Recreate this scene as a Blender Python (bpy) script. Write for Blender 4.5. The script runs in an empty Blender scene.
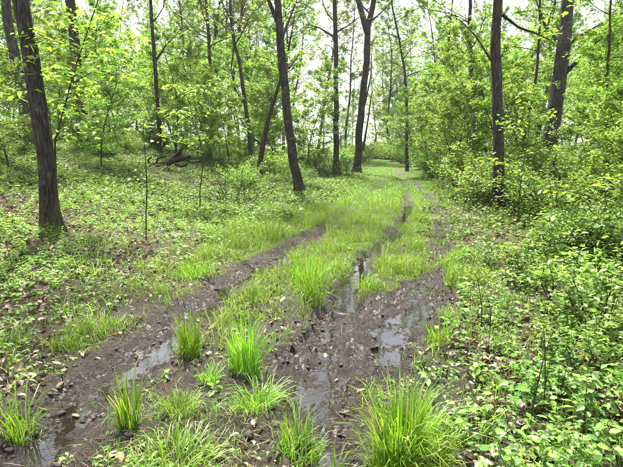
import bpy, math, random
import numpy as np

# ------------------------------------------------------------------ camera, world, sun, exposure
scene = bpy.context.scene
col = scene.collection
F_PX, CX, CY = 468.0, 311.5, 233.5          # photograph is 623 x 467
CAM_H, HORIZON = 1.6, 147.0
PITCH = math.atan((CY - HORIZON) / F_PX)
cam_d = bpy.data.cameras.new('camera')
cam_d.sensor_fit = 'HORIZONTAL'; cam_d.sensor_width = 36.0; cam_d.lens = F_PX / 623.0 * 36.0
cam_d.clip_start = 0.05; cam_d.clip_end = 2000
cam = bpy.data.objects.new('camera', cam_d); col.objects.link(cam)
cam.location = (0, 0, CAM_H); cam.rotation_euler = (math.pi / 2 - PITCH, 0, 0)
scene.camera = cam

SUN_EL, SUN_AZ = math.radians(64), math.radians(-20)      # azimuth from +Y, negative = left
world = bpy.data.worlds.new('World'); scene.world = world; world.use_nodes = True
wn = world.node_tree; wn.nodes.clear()
w_out = wn.nodes.new('ShaderNodeOutputWorld'); w_bg = wn.nodes.new('ShaderNodeBackground')
sky = wn.nodes.new('ShaderNodeTexSky'); sky.sky_type = 'NISHITA'; sky.sun_disc = False
sky.sun_elevation = SUN_EL; sky.sun_rotation = SUN_AZ
sky.air_density = 1.0; sky.dust_density = 3.0; sky.ozone_density = 1.0
tc = wn.nodes.new('ShaderNodeTexCoord'); mp = wn.nodes.new('ShaderNodeMapping')
mp.inputs['Scale'].default_value = (1, 1, 2.2)
cn = wn.nodes.new('ShaderNodeTexNoise'); cn.inputs['Scale'].default_value = 3.0; cn.inputs['Detail'].default_value = 6
cr = wn.nodes.new('ShaderNodeValToRGB')
cr.color_ramp.elements[0].position = 0.36; cr.color_ramp.elements[0].color = (0.25, 0.25, 0.25, 1)
cr.color_ramp.elements[1].position = 0.62; cr.color_ramp.elements[1].color = (0.85, 0.85, 0.85, 1)
cm = wn.nodes.new('ShaderNodeMixRGB'); cm.inputs['Color2'].default_value = (9.5, 9.8, 10.2, 1)   # bright thin cloud
wn.links.new(tc.outputs['Generated'], mp.inputs['Vector']); wn.links.new(mp.outputs['Vector'], cn.inputs['Vector'])
wn.links.new(cn.outputs['Fac'], cr.inputs['Fac']); wn.links.new(cr.outputs['Color'], cm.inputs['Fac'])
wn.links.new(sky.outputs['Color'], cm.inputs['Color1']); wn.links.new(cm.outputs['Color'], w_bg.inputs['Color'])
w_bg.inputs['Strength'].default_value = 0.092
wn.links.new(w_bg.outputs['Background'], w_out.inputs['Surface'])

sun_d = bpy.data.lights.new('sun', 'SUN'); sun_d.energy = 5.0; sun_d.angle = math.radians(3); sun_d.color = (1.0, 0.95, 0.84)
sun = bpy.data.objects.new('sun', sun_d); col.objects.link(sun)
sdir = (math.cos(SUN_EL) * math.sin(SUN_AZ), math.cos(SUN_EL) * math.cos(SUN_AZ), math.sin(SUN_EL))
from mathutils import Vector, Matrix
sun.rotation_euler = Vector(sdir).to_track_quat('Z', 'Y').to_euler()
sun.location = (0, 0, 40)
vs = scene.view_settings
vs.view_transform = 'Standard'; vs.look = 'None'; vs.gamma = 1.0; vs.use_curve_mapping = False; vs.exposure = 2.1
cy = scene.cycles
cy.use_denoising = True
try: cy.denoiser = 'OPENIMAGEDENOISE'
except Exception: pass
cy.max_bounces = 6; cy.diffuse_bounces = 3; cy.glossy_bounces = 2; cy.transmission_bounces = 4; cy.transparent_max_bounces = 6
cy.caustics_reflective = False; cy.caustics_refractive = False
cy.sample_clamp_indirect = 6; cy.filter_width = 1.0

# ------------------------------------------------------------------ small maths helpers
def hash2(ix, iy, seed):
    h = (ix.astype(np.int64) * 374761393 + iy.astype(np.int64) * 668265263 + seed * 1442695041) & 0xFFFFFFFF
    h = ((h ^ (h >> 13)) * 1274126177) & 0xFFFFFFFF
    h = (h ^ (h >> 16)) & 0xFFFFFFFF
    return h / 4294967295.0
def vnoise(x, y, seed=0):
    x = np.asarray(x, float); y = np.asarray(y, float)
    ix = np.floor(x); iy = np.floor(y); fx = x - ix; fy = y - iy
    fx = fx * fx * fx * (fx * (fx * 6 - 15) + 10); fy = fy * fy * fy * (fy * (fy * 6 - 15) + 10)
    a = hash2(ix, iy, seed); b = hash2(ix + 1, iy, seed); c = hash2(ix, iy + 1, seed); d = hash2(ix + 1, iy + 1, seed)
    return (a * (1 - fx) + b * fx) * (1 - fy) + (c * (1 - fx) + d * fx) * fy
def fbm(x, y, seed=0, octv=4, gain=0.5):
    s = 0; a = 1; t = 0
    ca, sa = math.cos(0.6), math.sin(0.6)
    for i in range(octv):
        s = s + a * vnoise(x, y, seed + i * 17); t += a; a *= gain
        x, y = (x * ca - y * sa) * 2.03 + 3.1, (x * sa + y * ca) * 2.03 + 1.7
    return s / t
def sstep(a, b, x):
    t = np.clip((x - a) / (b - a), 0, 1); return t * t * (3 - 2 * t)
SP, CP = math.sin(PITCH), math.cos(PITCH)
def ray(px, py):                    # direction of a photograph pixel
    u = (px - CX) / F_PX; v = (CY - py) / F_PX
    return np.array([u, CP + v * SP, -SP + v * CP])
def flat(px, py, z=0.0):
    d = ray(px, py); t = (z - CAM_H) / d[2]
    return np.array([d[0] * t, d[1] * t])
def at_depth(px, py, Y):            # the point of that pixel's ray that lies Y metres ahead
    d = ray(px, py); t = Y / d[1]
    return np.array([d[0] * t, Y, CAM_H + d[2] * t])

# ------------------------------------------------------------------ terrain
def poly_px(pts): return np.array([flat(*p) for p in pts])
RUT_L = poly_px([(-60, 520), (20, 460), (75, 405), (150, 352), (190, 318), (240, 277), (290, 250), (325, 230), (352, 210), (372, 194), (383, 182), (386, 172)])
RUT_M = poly_px([(372, 560), (348, 467), (330, 415), (322, 385), (318, 345), (335, 310), (352, 282), (372, 258), (390, 240), (399, 226), (409, 206), (408, 190), (402, 179), (396, 171)])
RUT_R = poly_px([(365, 376), (395, 335), (420, 300), (440, 270), (443, 245), (440, 222), (434, 202), (420, 187), (408, 176), (398, 170)])
PATCH = poly_px([(250, 372), (285, 345), (325, 310), (352, 300), (400, 288), (440, 262), (456, 300), (436, 330), (424, 352), (385, 385), (358, 400), (356, 480), (316, 480), (306, 410), (262, 395)])
def seg_dist(P, X, Y):
    best = np.full(X.shape, 1e9)
    for a, b in zip(P[:-1], P[1:]):
        dx, dy = b - a; L = dx * dx + dy * dy
        t = np.clip(((X - a[0]) * dx + (Y - a[1]) * dy) / L, 0, 1)
        best = np.minimum(best, np.hypot(X - a[0] - t * dx, Y - a[1] - t * dy))
    return best
def in_poly(P, X, Y):
    ins = np.zeros(X.shape, bool)
    n = len(P)
    for i in range(n):
        x1, y1 = P[i]; x2, y2 = P[(i + 1) % n]
        c = ((y1 > Y) != (y2 > Y)) & (X < (x2 - x1) * (Y - y1) / (y2 - y1 + 1e-12) + x1)
        ins ^= c
    return ins
TY = np.array([-30, 0, 2.4, 5, 8, 12, 16, 25, 40, 60, 100, 200])
TX = np.array([-3.4, -1.1, -0.62, -0.02, 0.6, 1.7, 2.9, 4.6, 6.2, 4.5, -6.0, -30.0])
def lateral(X, Y): return X - np.interp(Y, TY, TX)
def softp(v, k=1.0): return np.log1p(np.exp(np.clip(v / k, -40, 40))) * k
def base_height(X, Y):
    lat = lateral(X, Y)
    l = softp(-lat - 3.6, 0.9)
    left = 0.185 * l - 0.0020 * np.minimum(l, 45) ** 2
    left = np.where(l > 45, 0.185 * 45 - 0.0020 * 45 ** 2, left)
    r = softp(lat - 2.4, 0.7)
    right = 0.05 * np.minimum(r, 40)
    und = (fbm(X * 0.22, Y * 0.22, 5, 3) - 0.5) * 0.5 * sstep(1.2, 5, np.abs(lat))
    far = 0.006 * np.maximum(Y - 30, 0)
    return left + right + und + far
def masks(X, Y):
    wx = X + (fbm(X * 2.6, Y * 2.6, 31, 3) - 0.5) * 0.34; wy = Y + (fbm(X * 2.6 + 40, Y * 2.6, 37, 3) - 0.5) * 0.34
    dl, dm, dr = seg_dist(RUT_L, wx, wy), seg_dist(RUT_M, wx, wy), seg_dist(RUT_R, wx, wy)
    fade = 1 - 0.30 * sstep(7, 16, Y)
    ml = 1 - sstep(0.22, 0.36, dl / fade); mm = 1 - sstep(0.12, 0.22, dm / fade); mr = 1 - sstep(0.14, 0.30, dr / fade)
    brk = sstep(0.30, 0.5, fbm(X * 0.8, Y * 0.8, 71, 2) + 0.25 * (1 - sstep(9, 15, Y)))
    ml = ml * np.where(Y > 9.6, 0.35 * brk, 1); mm = mm * np.where(Y > 11, brk, 1); mr = mr * np.where(Y > 5.2, 0.15 + 0.85 * sstep(0.36, 0.52, fbm(X * 1.7, Y * 1.7, 73, 3)), 1)
    patch = in_poly(PATCH, wx, wy).astype(float)
    return dl, dm, dr, ml, mm, mr, patch
def height(X, Y, full=True):
    X = np.asarray(X, float); Y = np.asarray(Y, float)
    z = base_height(X, Y)
    dl, dm, dr, ml, mm, mr, patch = masks(X, Y)
    nearw = 1 - sstep(14, 34, Y)
    g = lambda d, w: np.exp(-(d / w) ** 2)
    z = z - nearw * (0.085 * g(dl, 0.20) + (0.045 + 0.095 * sstep(4.2, 4.9, Y)) * g(dm, 0.16) + 0.045 * g(dr, 0.26))
    z = z + nearw * 0.035 * (np.exp(-((dl - 0.36) / 0.11) ** 2) + np.exp(-((dm - 0.28) / 0.09) ** 2))
    z = z - 0.035 * patch
    mud = np.clip(np.maximum.reduce([ml, mm, mr, patch]), 0, 1)
    lat = np.abs(lateral(X, Y))
    nearsoil = (1 - sstep(4.2, 6.0, Y)) * (1 - sstep(1.6, 2.6, lat))
    rough = np.maximum(mud, 0.6 * nearsoil)
    rough = rough * (1 - 0.6 * np.exp(-(dm / 0.13) ** 2) * (Y > 4.6) * nearw)
    gl_, gm_ = g(dl, 0.15), g(dm, 0.17)
    rough = rough * (1 - 0.5 * gl_ * nearw)
    tm = sstep(0.42, 0.55, fbm(X * 1.3, Y * 1.3, 81, 2)) * nearw * (1 - sstep(8, 11, Y))
    z = z + 0.014 * tm * (gl_ * np.sin((Y * 0.82 + X * 0.57) * 62 + dl * 26) + gm_ * np.sin((Y * 0.97 + X * 0.2) * 62 + dm * 26) * (Y < 4.8))
    n1 = fbm(X * 5.5, Y * 5.5, 3, 3); n2 = np.abs(fbm(X * 13, Y * 13, 9, 3) - 0.5) * 2
    n3 = np.abs(fbm(X * 26, Y * 26, 15, 2) - 0.5) * 2
    z = z + rough * ((n1 - 0.5) * 0.085 + (0.28 - n2) * 0.095 + (0.3 - n3) * 0.05)
    z = z + (1 - rough) * (fbm(X * 3, Y * 3, 13, 3) - 0.5) * 0.07 * (1 - sstep(20, 60, np.abs(Y)))
    return z
def ground_hit(px, py):
    d = ray(px, py); o = np.array([0, 0, CAM_H])
    t = np.linspace(1.2, 90, 6000); P = o + d * t[:, None]
    below = P[:, 2] < base_height(P[:, 0], P[:, 1])
    i = int(np.argmax(below)) if below.any() else len(t) - 1
    x, y = P[i, 0], P[i, 1]
    return np.array([x, y, float(height(np.array([x]), np.array([y]))[0])])
def gz(x, y): return float(height(np.array([x]), np.array([y]))[0])

# ------------------------------------------------------------------ materials
def new_mat(name):
    m = bpy.data.materials.new(name); m.use_nodes = True; nt = m.node_tree; nt.nodes.clear()
    return m, nt, nt.nodes.new('ShaderNodeOutputMaterial')
def ramp(nt, fac, stops):
    r = nt.nodes.new('ShaderNodeValToRGB'); e = r.color_ramp.elements
    while len(e) < len(stops): e.new(0.5)
    for k, (p, c) in zip(e, stops): k.position = p; k.color = (*c, 1)
    nt.links.new(fac, r.inputs['Fac']); return r.outputs['Color']
def noise(nt, vec, scale, detail=4, rough=0.55):
    n = nt.nodes.new('ShaderNodeTexNoise'); n.inputs['Scale'].default_value = scale
    n.inputs['Detail'].default_value = detail; n.inputs['Roughness'].default_value = rough
    if vec is not None: nt.links.new(vec, n.inputs['Vector'])
    return n.outputs['Fac']
def mix(nt, fac, a, b, mode='MIX'):
    n = nt.nodes.new('ShaderNodeMixRGB'); n.blend_type = mode
    for s, v in ((n.inputs['Fac'], fac), (n.inputs['Color1'], a), (n.inputs['Color2'], b)):
        if isinstance(v, (int, float)): s.default_value = v
        elif isinstance(v, tuple): s.default_value = (*v, 1)
        else: nt.links.new(v, s)
    return n.outputs['Color']
def leaf_mat(name, stops, trans=1.5, tfac=0.45, gloss=0.03, rough=0.45, objvar=0.25):
    m, nt, out = new_mat(name)
    geo = nt.nodes.new('ShaderNodeNewGeometry'); oi = nt.nodes.new('ShaderNodeObjectInfo')
    c = ramp(nt, geo.outputs['Random Per Island'], stops)
    hs = nt.nodes.new('ShaderNodeHueSaturation')
    mr = nt.nodes.new('ShaderNodeMapRange'); mr.inputs['To Min'].default_value = 1 - objvar; mr.inputs['To Max'].default_value = 1 + objvar
    nt.links.new(oi.outputs['Random'], mr.inputs['Value']); nt.links.new(mr.outputs['Result'], hs.inputs['Value'])
    mh = nt.nodes.new('ShaderNodeMapRange'); mh.inputs['To Min'].default_value = 0.485; mh.inputs['To Max'].default_value = 0.515
    nt.links.new(oi.outputs['Random'], mh.inputs['Value']); nt.links.new(mh.outputs['Result'], hs.inputs['Hue'])
    nt.links.new(c, hs.inputs['Color']); c = hs.outputs['Color']
    d = nt.nodes.new('ShaderNodeBsdfDiffuse'); nt.links.new(c, d.inputs['Color'])
    t = nt.nodes.new('ShaderNodeBsdfTranslucent')
    tcx = mix(nt, 1.0, c, (trans * 1.02, trans, trans * 0.75), 'MULTIPLY'); nt.links.new(tcx, t.inputs['Color'])
    mx = nt.nodes.new('ShaderNodeMixShader'); mx.inputs['Fac'].default_value = tfac
    nt.links.new(d.outputs[0], mx.inputs[1]); nt.links.new(t.outputs[0], mx.inputs[2])
    gl = nt.nodes.new('ShaderNodeBsdfGlossy'); gl.inputs['Roughness'].default_value = rough; gl.inputs['Color'].default_value = (0.9, 0.95, 0.9, 1)
    m2 = nt.nodes.new('ShaderNodeMixShader'); m2.inputs['Fac'].default_value = gloss
    nt.links.new(mx.outputs[0], m2.inputs[1]); nt.links.new(gl.outputs[0], m2.inputs[2])
    nt.links.new(m2.outputs[0], out.inputs['Surface'])
    return m
M = {}
M['leaf_spring'] = leaf_mat('leaf_spring', [(0.0, (0.052, 0.122, 0.014)), (0.5, (0.125, 0.22, 0.022)), (1.0, (0.23, 0.32, 0.05))], trans=1.8, tfac=0.5)
M['leaf_mid'] = leaf_mat('leaf_mid', [(0.0, (0.040, 0.098, 0.010)), (0.5, (0.068, 0.145, 0.012)), (1.0, (0.12, 0.20, 0.016))], trans=1.7)
M['leaf_far'] = leaf_mat('leaf_far', [(0.0, (0.07, 0.13, 0.022)), (0.5, (0.125, 0.20, 0.034)), (1.0, (0.20, 0.27, 0.06))], trans=1.7, tfac=0.5)
M['herb'] = leaf_mat('herb', [(0.0, (0.030, 0.080, 0.014)), (0.3, (0.070, 0.155, 0.024)), (0.75, (0.135, 0.24, 0.038)), (1.0, (0.21, 0.29, 0.07))], trans=1.5, tfac=0.38, gloss=0.02)
M['grass'] = leaf_mat('grass', [(0.0, (0.06, 0.15, 0.009)), (0.5, (0.125, 0.265, 0.012)), (0.88, (0.19, 0.33, 0.02)), (0.95, (0.34, 0.32, 0.12)), (1.0, (0.36, 0.28, 0.15))], trans=1.5, tfac=0.4, gloss=0.03)
M['litter'] = leaf_mat('litter', [(0.0, (0.045, 0.030, 0.019)), (0.4, (0.11, 0.076, 0.048)), (0.75, (0.19, 0.14, 0.093)), (0.95, (0.32, 0.26, 0.18)), (1.0, (0.16, 0.075, 0.03))], trans=1.0, tfac=0.15, gloss=0.02)

def bark_mat(name, dark, light, moss=0.25, sc=1.0):
    m, nt, out = new_mat(name)
    t = nt.nodes.new('ShaderNodeTexCoord'); mpn = nt.nodes.new('ShaderNodeMapping')
    mpn.inputs['Scale'].default_value = (9 * sc, 9 * sc, 1.0 * sc); nt.links.new(t.outputs['Object'], mpn.inputs['Vector'])
    n1 = noise(nt, mpn.outputs['Vector'], 3.2, 7, 0.65)
    vo = nt.nodes.new('ShaderNodeTexVoronoi'); vo.feature = 'DISTANCE_TO_EDGE'; vo.inputs['Scale'].default_value = 3.0
    warp = mix(nt, 0.35, mpn.outputs['Vector'], n1, 'ADD'); nt.links.new(warp, vo.inputs['Vector'])
    n2 = noise(nt, t.outputs['Object'], 2.3, 4)
    c = ramp(nt, n1, [(0.30, dark), (0.70, light)])
    c = mix(nt, ramp(nt, vo.outputs['Distance'], [(0.0, (0.8, 0.8, 0.8)), (0.16, (0, 0, 0))]), c, tuple(v * 0.35 for v in dark))
    c = mix(nt, ramp(nt, n2, [(0.52, (0, 0, 0)), (0.72, (moss, moss, moss))]), c, (0.075, 0.10, 0.05))
    n5 = noise(nt, t.outputs['Object'], 6.5, 5, 0.7)
    c = mix(nt, ramp(nt, n5, [(0.55, (0, 0, 0)), (0.68, (moss * 1.6,) * 3)]), c, (0.17, 0.175, 0.14))
    sx = nt.nodes.new('ShaderNodeSeparateXYZ'); nt.links.new(t.outputs['Object'], sx.inputs[0])
    ma = nt.nodes.new('ShaderNodeMapRange'); ma.inputs['From Min'].default_value = 0.05; ma.inputs['From Max'].default_value = 0.7; ma.inputs['To Min'].default_value = 0.62; ma.inputs['To Max'].default_value = 0.0
    nt.links.new(sx.outputs['Z'], ma.inputs['Value']); mm_ = nt.nodes.new('ShaderNodeMath'); mm_.operation = 'MULTIPLY'; nt.links.new(ma.outputs['Result'], mm_.inputs[0]); nt.links.new(ramp(nt, n2, [(0.38, (0, 0, 0)), (0.6, (1, 1, 1))]), mm_.inputs[1])
    c = mix(nt, mm_.outputs[0], c, (0.07, 0.085, 0.02))
    b = nt.nodes.new('ShaderNodeBsdfPrincipled'); b.inputs['Roughness'].default_value = 0.9; b.inputs['Specular IOR Level'].default_value = 0.2
    nt.links.new(c, b.inputs['Base Color'])
    h = mix(nt, 0.5, n1, ramp(nt, vo.outputs['Distance'], [(0.0, (0, 0, 0)), (0.25, (1, 1, 1))]))
    bp = nt.nodes.new('ShaderNodeBump'); bp.inputs['Strength'].default_value = 1.0; bp.inputs['Distance'].default_value = 0.06
    nt.links.new(h, bp.inputs['Height']); nt.links.new(bp.outputs['Normal'], b.inputs['Normal'])
    nt.links.new(b.outputs[0], out.inputs['Surface']); return m
M['bark'] = bark_mat('bark', (0.018, 0.014, 0.011), (0.075, 0.060, 0.046))
M['bark_grey'] = bark_mat('bark_grey', (0.028, 0.024, 0.020), (0.105, 0.092, 0.074), 0.35)
M['bark_far'] = bark_mat('bark_far', (0.020, 0.017, 0.014), (0.062, 0.053, 0.043), 0.3, 0.6)
M['twig'] = bark_mat('twig', (0.05, 0.036, 0.025), (0.13, 0.095, 0.065), 0.1, 3)
M['dead_wood'] = bark_mat('dead_wood', (0.022, 0.014, 0.010), (0.09, 0.055, 0.036), 0.1, 1.4)
M['stalk'] = leaf_mat('stalk', [(0, (0.06, 0.08, 0.02)), (1, (0.11, 0.12, 0.04))], tfac=0.1)

def ground_mat():
    m, nt, out = new_mat('woodland_soil')
    t = nt.nodes.new('ShaderNodeTexCoord'); P = t.outputs['Object']
    def attr(n):
        a = nt.nodes.new('ShaderNodeAttribute'); a.attribute_name = n; return a.outputs['Fac']
    mud, grass, wet = attr('mud'), attr('grass'), attr('wet')
    nf = noise(nt, P, 38, 6, 0.7); nm = noise(nt, P, 7, 5, 0.6); nb = noise(nt, P, 1.3, 4)
    soil = ramp(nt, nf, [(0.28, (0.035, 0.026, 0.018)), (0.55, (0.085, 0.064, 0.044)), (0.78, (0.16, 0.125, 0.09))])
    soil = mix(nt, ramp(nt, nm, [(0.42, (0, 0, 0)), (0.66, (0.55, 0.55, 0.55))]), soil, (0.055, 0.075, 0.022))
    mudc = ramp(nt, nf, [(0.25, (0.008, 0.005, 0.003)), (0.6, (0.028, 0.0185, 0.012)), (0.85, (0.072, 0.051, 0.035))])
    grc = ramp(nt, nf, [(0.25, (0.035, 0.055, 0.012)), (0.7, (0.08, 0.14, 0.022))])
    c = mix(nt, grass, soil, grc); c = mix(nt, mud, c, mudc)
    b = nt.nodes.new('ShaderNodeBsdfPrincipled'); nt.links.new(c, b.inputs['Base Color'])
    wn2 = nt.nodes.new('ShaderNodeMath'); wn2.operation = 'MULTIPLY'; nt.links.new(wet, wn2.inputs[0])
    rr = ramp(nt, nm, [(0.44, (1, 1, 1)), (0.56, (0.5, 0.5, 0.5))]); nt.links.new(rr, wn2.inputs[1])
    ro = nt.nodes.new('ShaderNodeMapRange'); ro.inputs['To Min'].default_value = 0.95; ro.inputs['To Max'].default_value = 0.27
    nt.links.new(wn2.outputs[0], ro.inputs['Value']); nt.links.new(ro.outputs['Result'], b.inputs['Roughness'])
    sp = nt.nodes.new('ShaderNodeMapRange'); sp.inputs['To Min'].default_value = 0.15; sp.inputs['To Max'].default_value = 0.36
    nt.links.new(wet, sp.inputs['Value']); nt.links.new(sp.outputs['Result'], b.inputs['Specular IOR Level'])
    bp = nt.nodes.new('ShaderNodeBump'); bp.inputs['Strength'].default_value = 1.0; bp.inputs['Distance'].default_value = 0.06
    nt.links.new(mix(nt, 0.35, nf, noise(nt, P, 95, 4, 0.7)), bp.inputs['Height']); nt.links.new(bp.outputs['Normal'], b.inputs['Normal'])
    nt.links.new(b.outputs[0], out.inputs['Surface']); return m
M['ground'] = ground_mat()
def clod_mat():
    m, nt, out = new_mat('mud_clod'); t = nt.nodes.new('ShaderNodeTexCoord')
    b = nt.nodes.new('ShaderNodeBsdfPrincipled'); nf = noise(nt, t.outputs['Object'], 60, 5, 0.7)
    nt.links.new(ramp(nt, nf, [(0.25, (0.008, 0.005, 0.003)), (0.6, (0.024, 0.015, 0.009)), (0.85, (0.06, 0.04, 0.026))]), b.inputs['Base Color'])
    b.inputs['Roughness'].default_value = 0.6
    bp = nt.nodes.new('ShaderNodeBump'); bp.inputs['Strength'].default_value = 1.0; bp.inputs['Distance'].default_value = 0.01
    nt.links.new(nf, bp.inputs['Height']); nt.links.new(bp.outputs['Normal'], b.inputs['Normal'])
    nt.links.new(b.outputs[0], out.inputs['Surface']); return m
M['clod'] = clod_mat()
def water_mat():
    m, nt, out = new_mat('puddle_water')
    b = nt.nodes.new('ShaderNodeBsdfPrincipled'); b.inputs['Base Color'].default_value = (0.010, 0.0075, 0.005, 1)
    b.inputs['Roughness'].default_value = 0.04; b.inputs['IOR'].default_value = 1.4; b.inputs['Specular IOR Level'].default_value = 1.0
    t = nt.nodes.new('ShaderNodeTexCoord'); n = noise(nt, t.outputs['Object'], 14, 2)
    bp = nt.nodes.new('ShaderNodeBump'); bp.inputs['Strength'].default_value = 0.06; bp.inputs['Distance'].default_value = 0.01
    nt.links.new(n, bp.inputs['Height']); nt.links.new(bp.outputs['Normal'], b.inputs['Normal'])
    nt.links.new(b.outputs[0], out.inputs['Surface']); return m
M['water'] = water_mat()

# ------------------------------------------------------------------ mesh helpers
class MB:
    def __init__(s): s.v = []; s.f = []; s.n = 0
    def add(s, v, *fs):
        v = np.asarray(v, float).reshape(-1, 3); s.v.append(v)
        for f in fs: s.f.append(np.asarray(f, np.int64) + s.n)
        s.n += len(v); return s
    def mesh(s, name, mat, smooth=False):
        me = bpy.data.meshes.new(name)
        if s.n == 0: return me
        v = np.concatenate(s.v); me.vertices.add(len(v)); me.vertices.foreach_set('co', v.astype(np.float32).ravel())
        tot = sum(f.size for f in s.f); npoly = sum(len(f) for f in s.f)
        me.loops.add(tot); me.polygons.add(npoly)
        me.loops.foreach_set('vertex_index', np.concatenate([f.ravel() for f in s.f]).astype(np.int32))
        sz = np.concatenate([np.full(len(f), f.shape[1], np.int32) for f in s.f])
        st = np.concatenate([[0], np.cumsum(sz)[:-1]]).astype(np.int32)
        me.polygons.foreach_set('loop_start', st)
        try: me.polygons.foreach_set('loop_total', sz)
        except Exception: pass
        if smooth: me.polygons.foreach_set('use_smooth', np.ones(npoly, bool))
        me.materials.append(mat); me.update(calc_edges=True); me.validate()
        return me
    def build(s, name, mat, parent=None, smooth=False): return link(name, s.mesh(name, mat, smooth), parent)
def link(name, data, parent=None, loc=None):
    o = bpy.data.objects.new(name, data); col.objects.link(o)
    if parent is not None: o.parent = parent
    if loc is not None: o.location = loc
    return o
def tag(o, label=None, cat=None, group=None, kind=None):
    for k, v in (('label', label), ('category', cat), ('group', group), ('kind', kind)):
        if v: o[k] = v
    return o
def empty(name, loc, rz=0.0, label=None, cat=None, group=None, scale=1.0):
    o = link(name, None, None, loc); o.rotation_euler = (0, 0, rz); o.scale = (scale,) * 3; o.empty_display_size = 0.2
    return tag(o, label, cat, group)
def norm(a): return a / (np.linalg.norm(a, axis=-1, keepdims=True) + 1e-9)
def tube(path, rad, sides=6, ridge=0.0, seed=0, flare=0.0):
    path = np.asarray(path, float); rad = np.asarray(rad, float); n = len(path)
    t = norm(np.gradient(path, axis=0)); mt = norm(t.mean(0))
    ref = np.array([1.0, 0, 0]) if abs(mt[0]) < 0.7 else np.array([0, 1.0, 0])
    u = norm(np.cross(t, ref)); w = np.cross(t, u)
    a = np.linspace(0, 2 * math.pi, sides, endpoint=False)
    R = np.repeat(rad[:, None], sides, 1)
    if ridge:
        s = np.cumsum(np.r_[0, np.linalg.norm(np.diff(path, axis=0), axis=1)])
        A, S = np.meshgrid(a, s); ca, sa = np.cos(A) * 3.5, np.sin(A) * 3.5
        nz = fbm(ca * 1.3 + S * 0.9 + 20, sa * 1.3 + 40 + S * 0.35, seed, 3) - 0.5
        lump = fbm(np.cos(A) * 0.8 + 9 + S * 0.5, np.sin(A) * 0.8 + S * 0.7 + 5, seed + 3, 2) - 0.5
        R = R * (1 + ridge * nz * 2 + ridge * 1.4 * lump)
        if flare: R = R * (1 + flare * (0.5 + 0.5 * np.cos(A * 5 + seed + np.sin(A * 2 + seed) * 1.2)) * np.exp(-S / 0.24))
    V = path[:, None, :] + R[..., None] * (np.cos(a)[None, :, None] * u[:, None, :] + np.sin(a)[None, :, None] * w[:, None, :])
    V = V.reshape(-1, 3)
    i = np.arange(n - 1)[:, None] * sides; j = np.arange(sides)[None, :]; k = (j + 1) % sides
    Q = np.stack([i + j, i + k, i + sides + k, i + sides + j], -1).reshape(-1, 4)
    return V, Q
def leaves(pos, d, nrm, L, W, detail=0, fold=0.18, curl=0.0):
    """leaf blades: 2 triangles (detail 0), 6 (detail 1)"""
    pos = np.asarray(pos, float); d = norm(np.asarray(d, float)); nrm = np.asarray(nrm, float)
    s = norm(np.cross(d, nrm)); up = np.cross(s, d); n = len(pos)
    L = np.broadcast_to(L, (n,))[:, None]; W = np.broadcast_to(W, (n,))[:, None]
    b = np.arange(n)[:, None]
    if detail == 0:
        V = np.stack([pos, pos + d * L * 0.45 + s * W * 0.5 + up * W * fold, pos + d * L - up * L * curl, pos + d * L * 0.45 - s * W * 0.5 + up * W * fold], 1)
        Fc = np.concatenate([b * 4 + np.array([[0, 1, 2]]), b * 4 + np.array([[0, 2, 3]])])
        return V.reshape(-1, 3), Fc
    pts = [pos]
    for fr, wd in ((0.22, 0.40), (0.5, 0.5), (0.78, 0.29)):
        c = pos + d * L * fr - up * L * curl * fr * fr
        pts += [c + s * W * wd + up * W * fold, c - s * W * wd + up * W * fold]
    pts.append(pos + d * L - up * L * curl)
    pts.append(pos + d * L * 0.5 - up * L * curl * 0.25)          # midrib
    V = np.stack(pts, 1)
    T = np.array([[0, 1, 8], [1, 3, 8], [3, 5, 8], [5, 7, 8], [7, 6, 8], [6, 4, 8], [4, 2, 8], [2, 0, 8]])
    return V.reshape(-1, 3), (b[:, :, None] * 9 + T[None]).reshape(-1, 3)
def blades(pos, h, az, lean, W):
    """grass blades of three bent segments"""
    n = len(pos); d = np.stack([np.cos(az), np.sin(az), 0 * az], 1); s = np.stack([-np.sin(az + 0.6), np.cos(az + 0.6), 0 * az], 1)
    V = []
    for fr, w in ((0, 0.8), (0.4, 1.0), (0.75, 0.7)):
        c = pos + np.array([0, 0, 1.0]) * (h * (fr - 0.28 * lean * fr * fr * fr))[:, None] + d * (h * lean * fr * fr)[:, None]
        V += [c + s * (W * w * 0.5)[:, None], c - s * (W * w * 0.5)[:, None]]
    V.append(pos + np.array([0, 0, 1.0]) * (h * (1 - 0.5 * lean))[:, None] + d * (h * lean)[:, None])
    V = np.stack(V, 1).reshape(-1, 3); b = np.arange(n)[:, None] * 7
    Q = np.concatenate([b + np.array([[0, 1, 3, 2]]), b + np.array([[2, 3, 5, 4]])]); T = b + np.array([[4, 5, 6]])
    return V, Q, T

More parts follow.
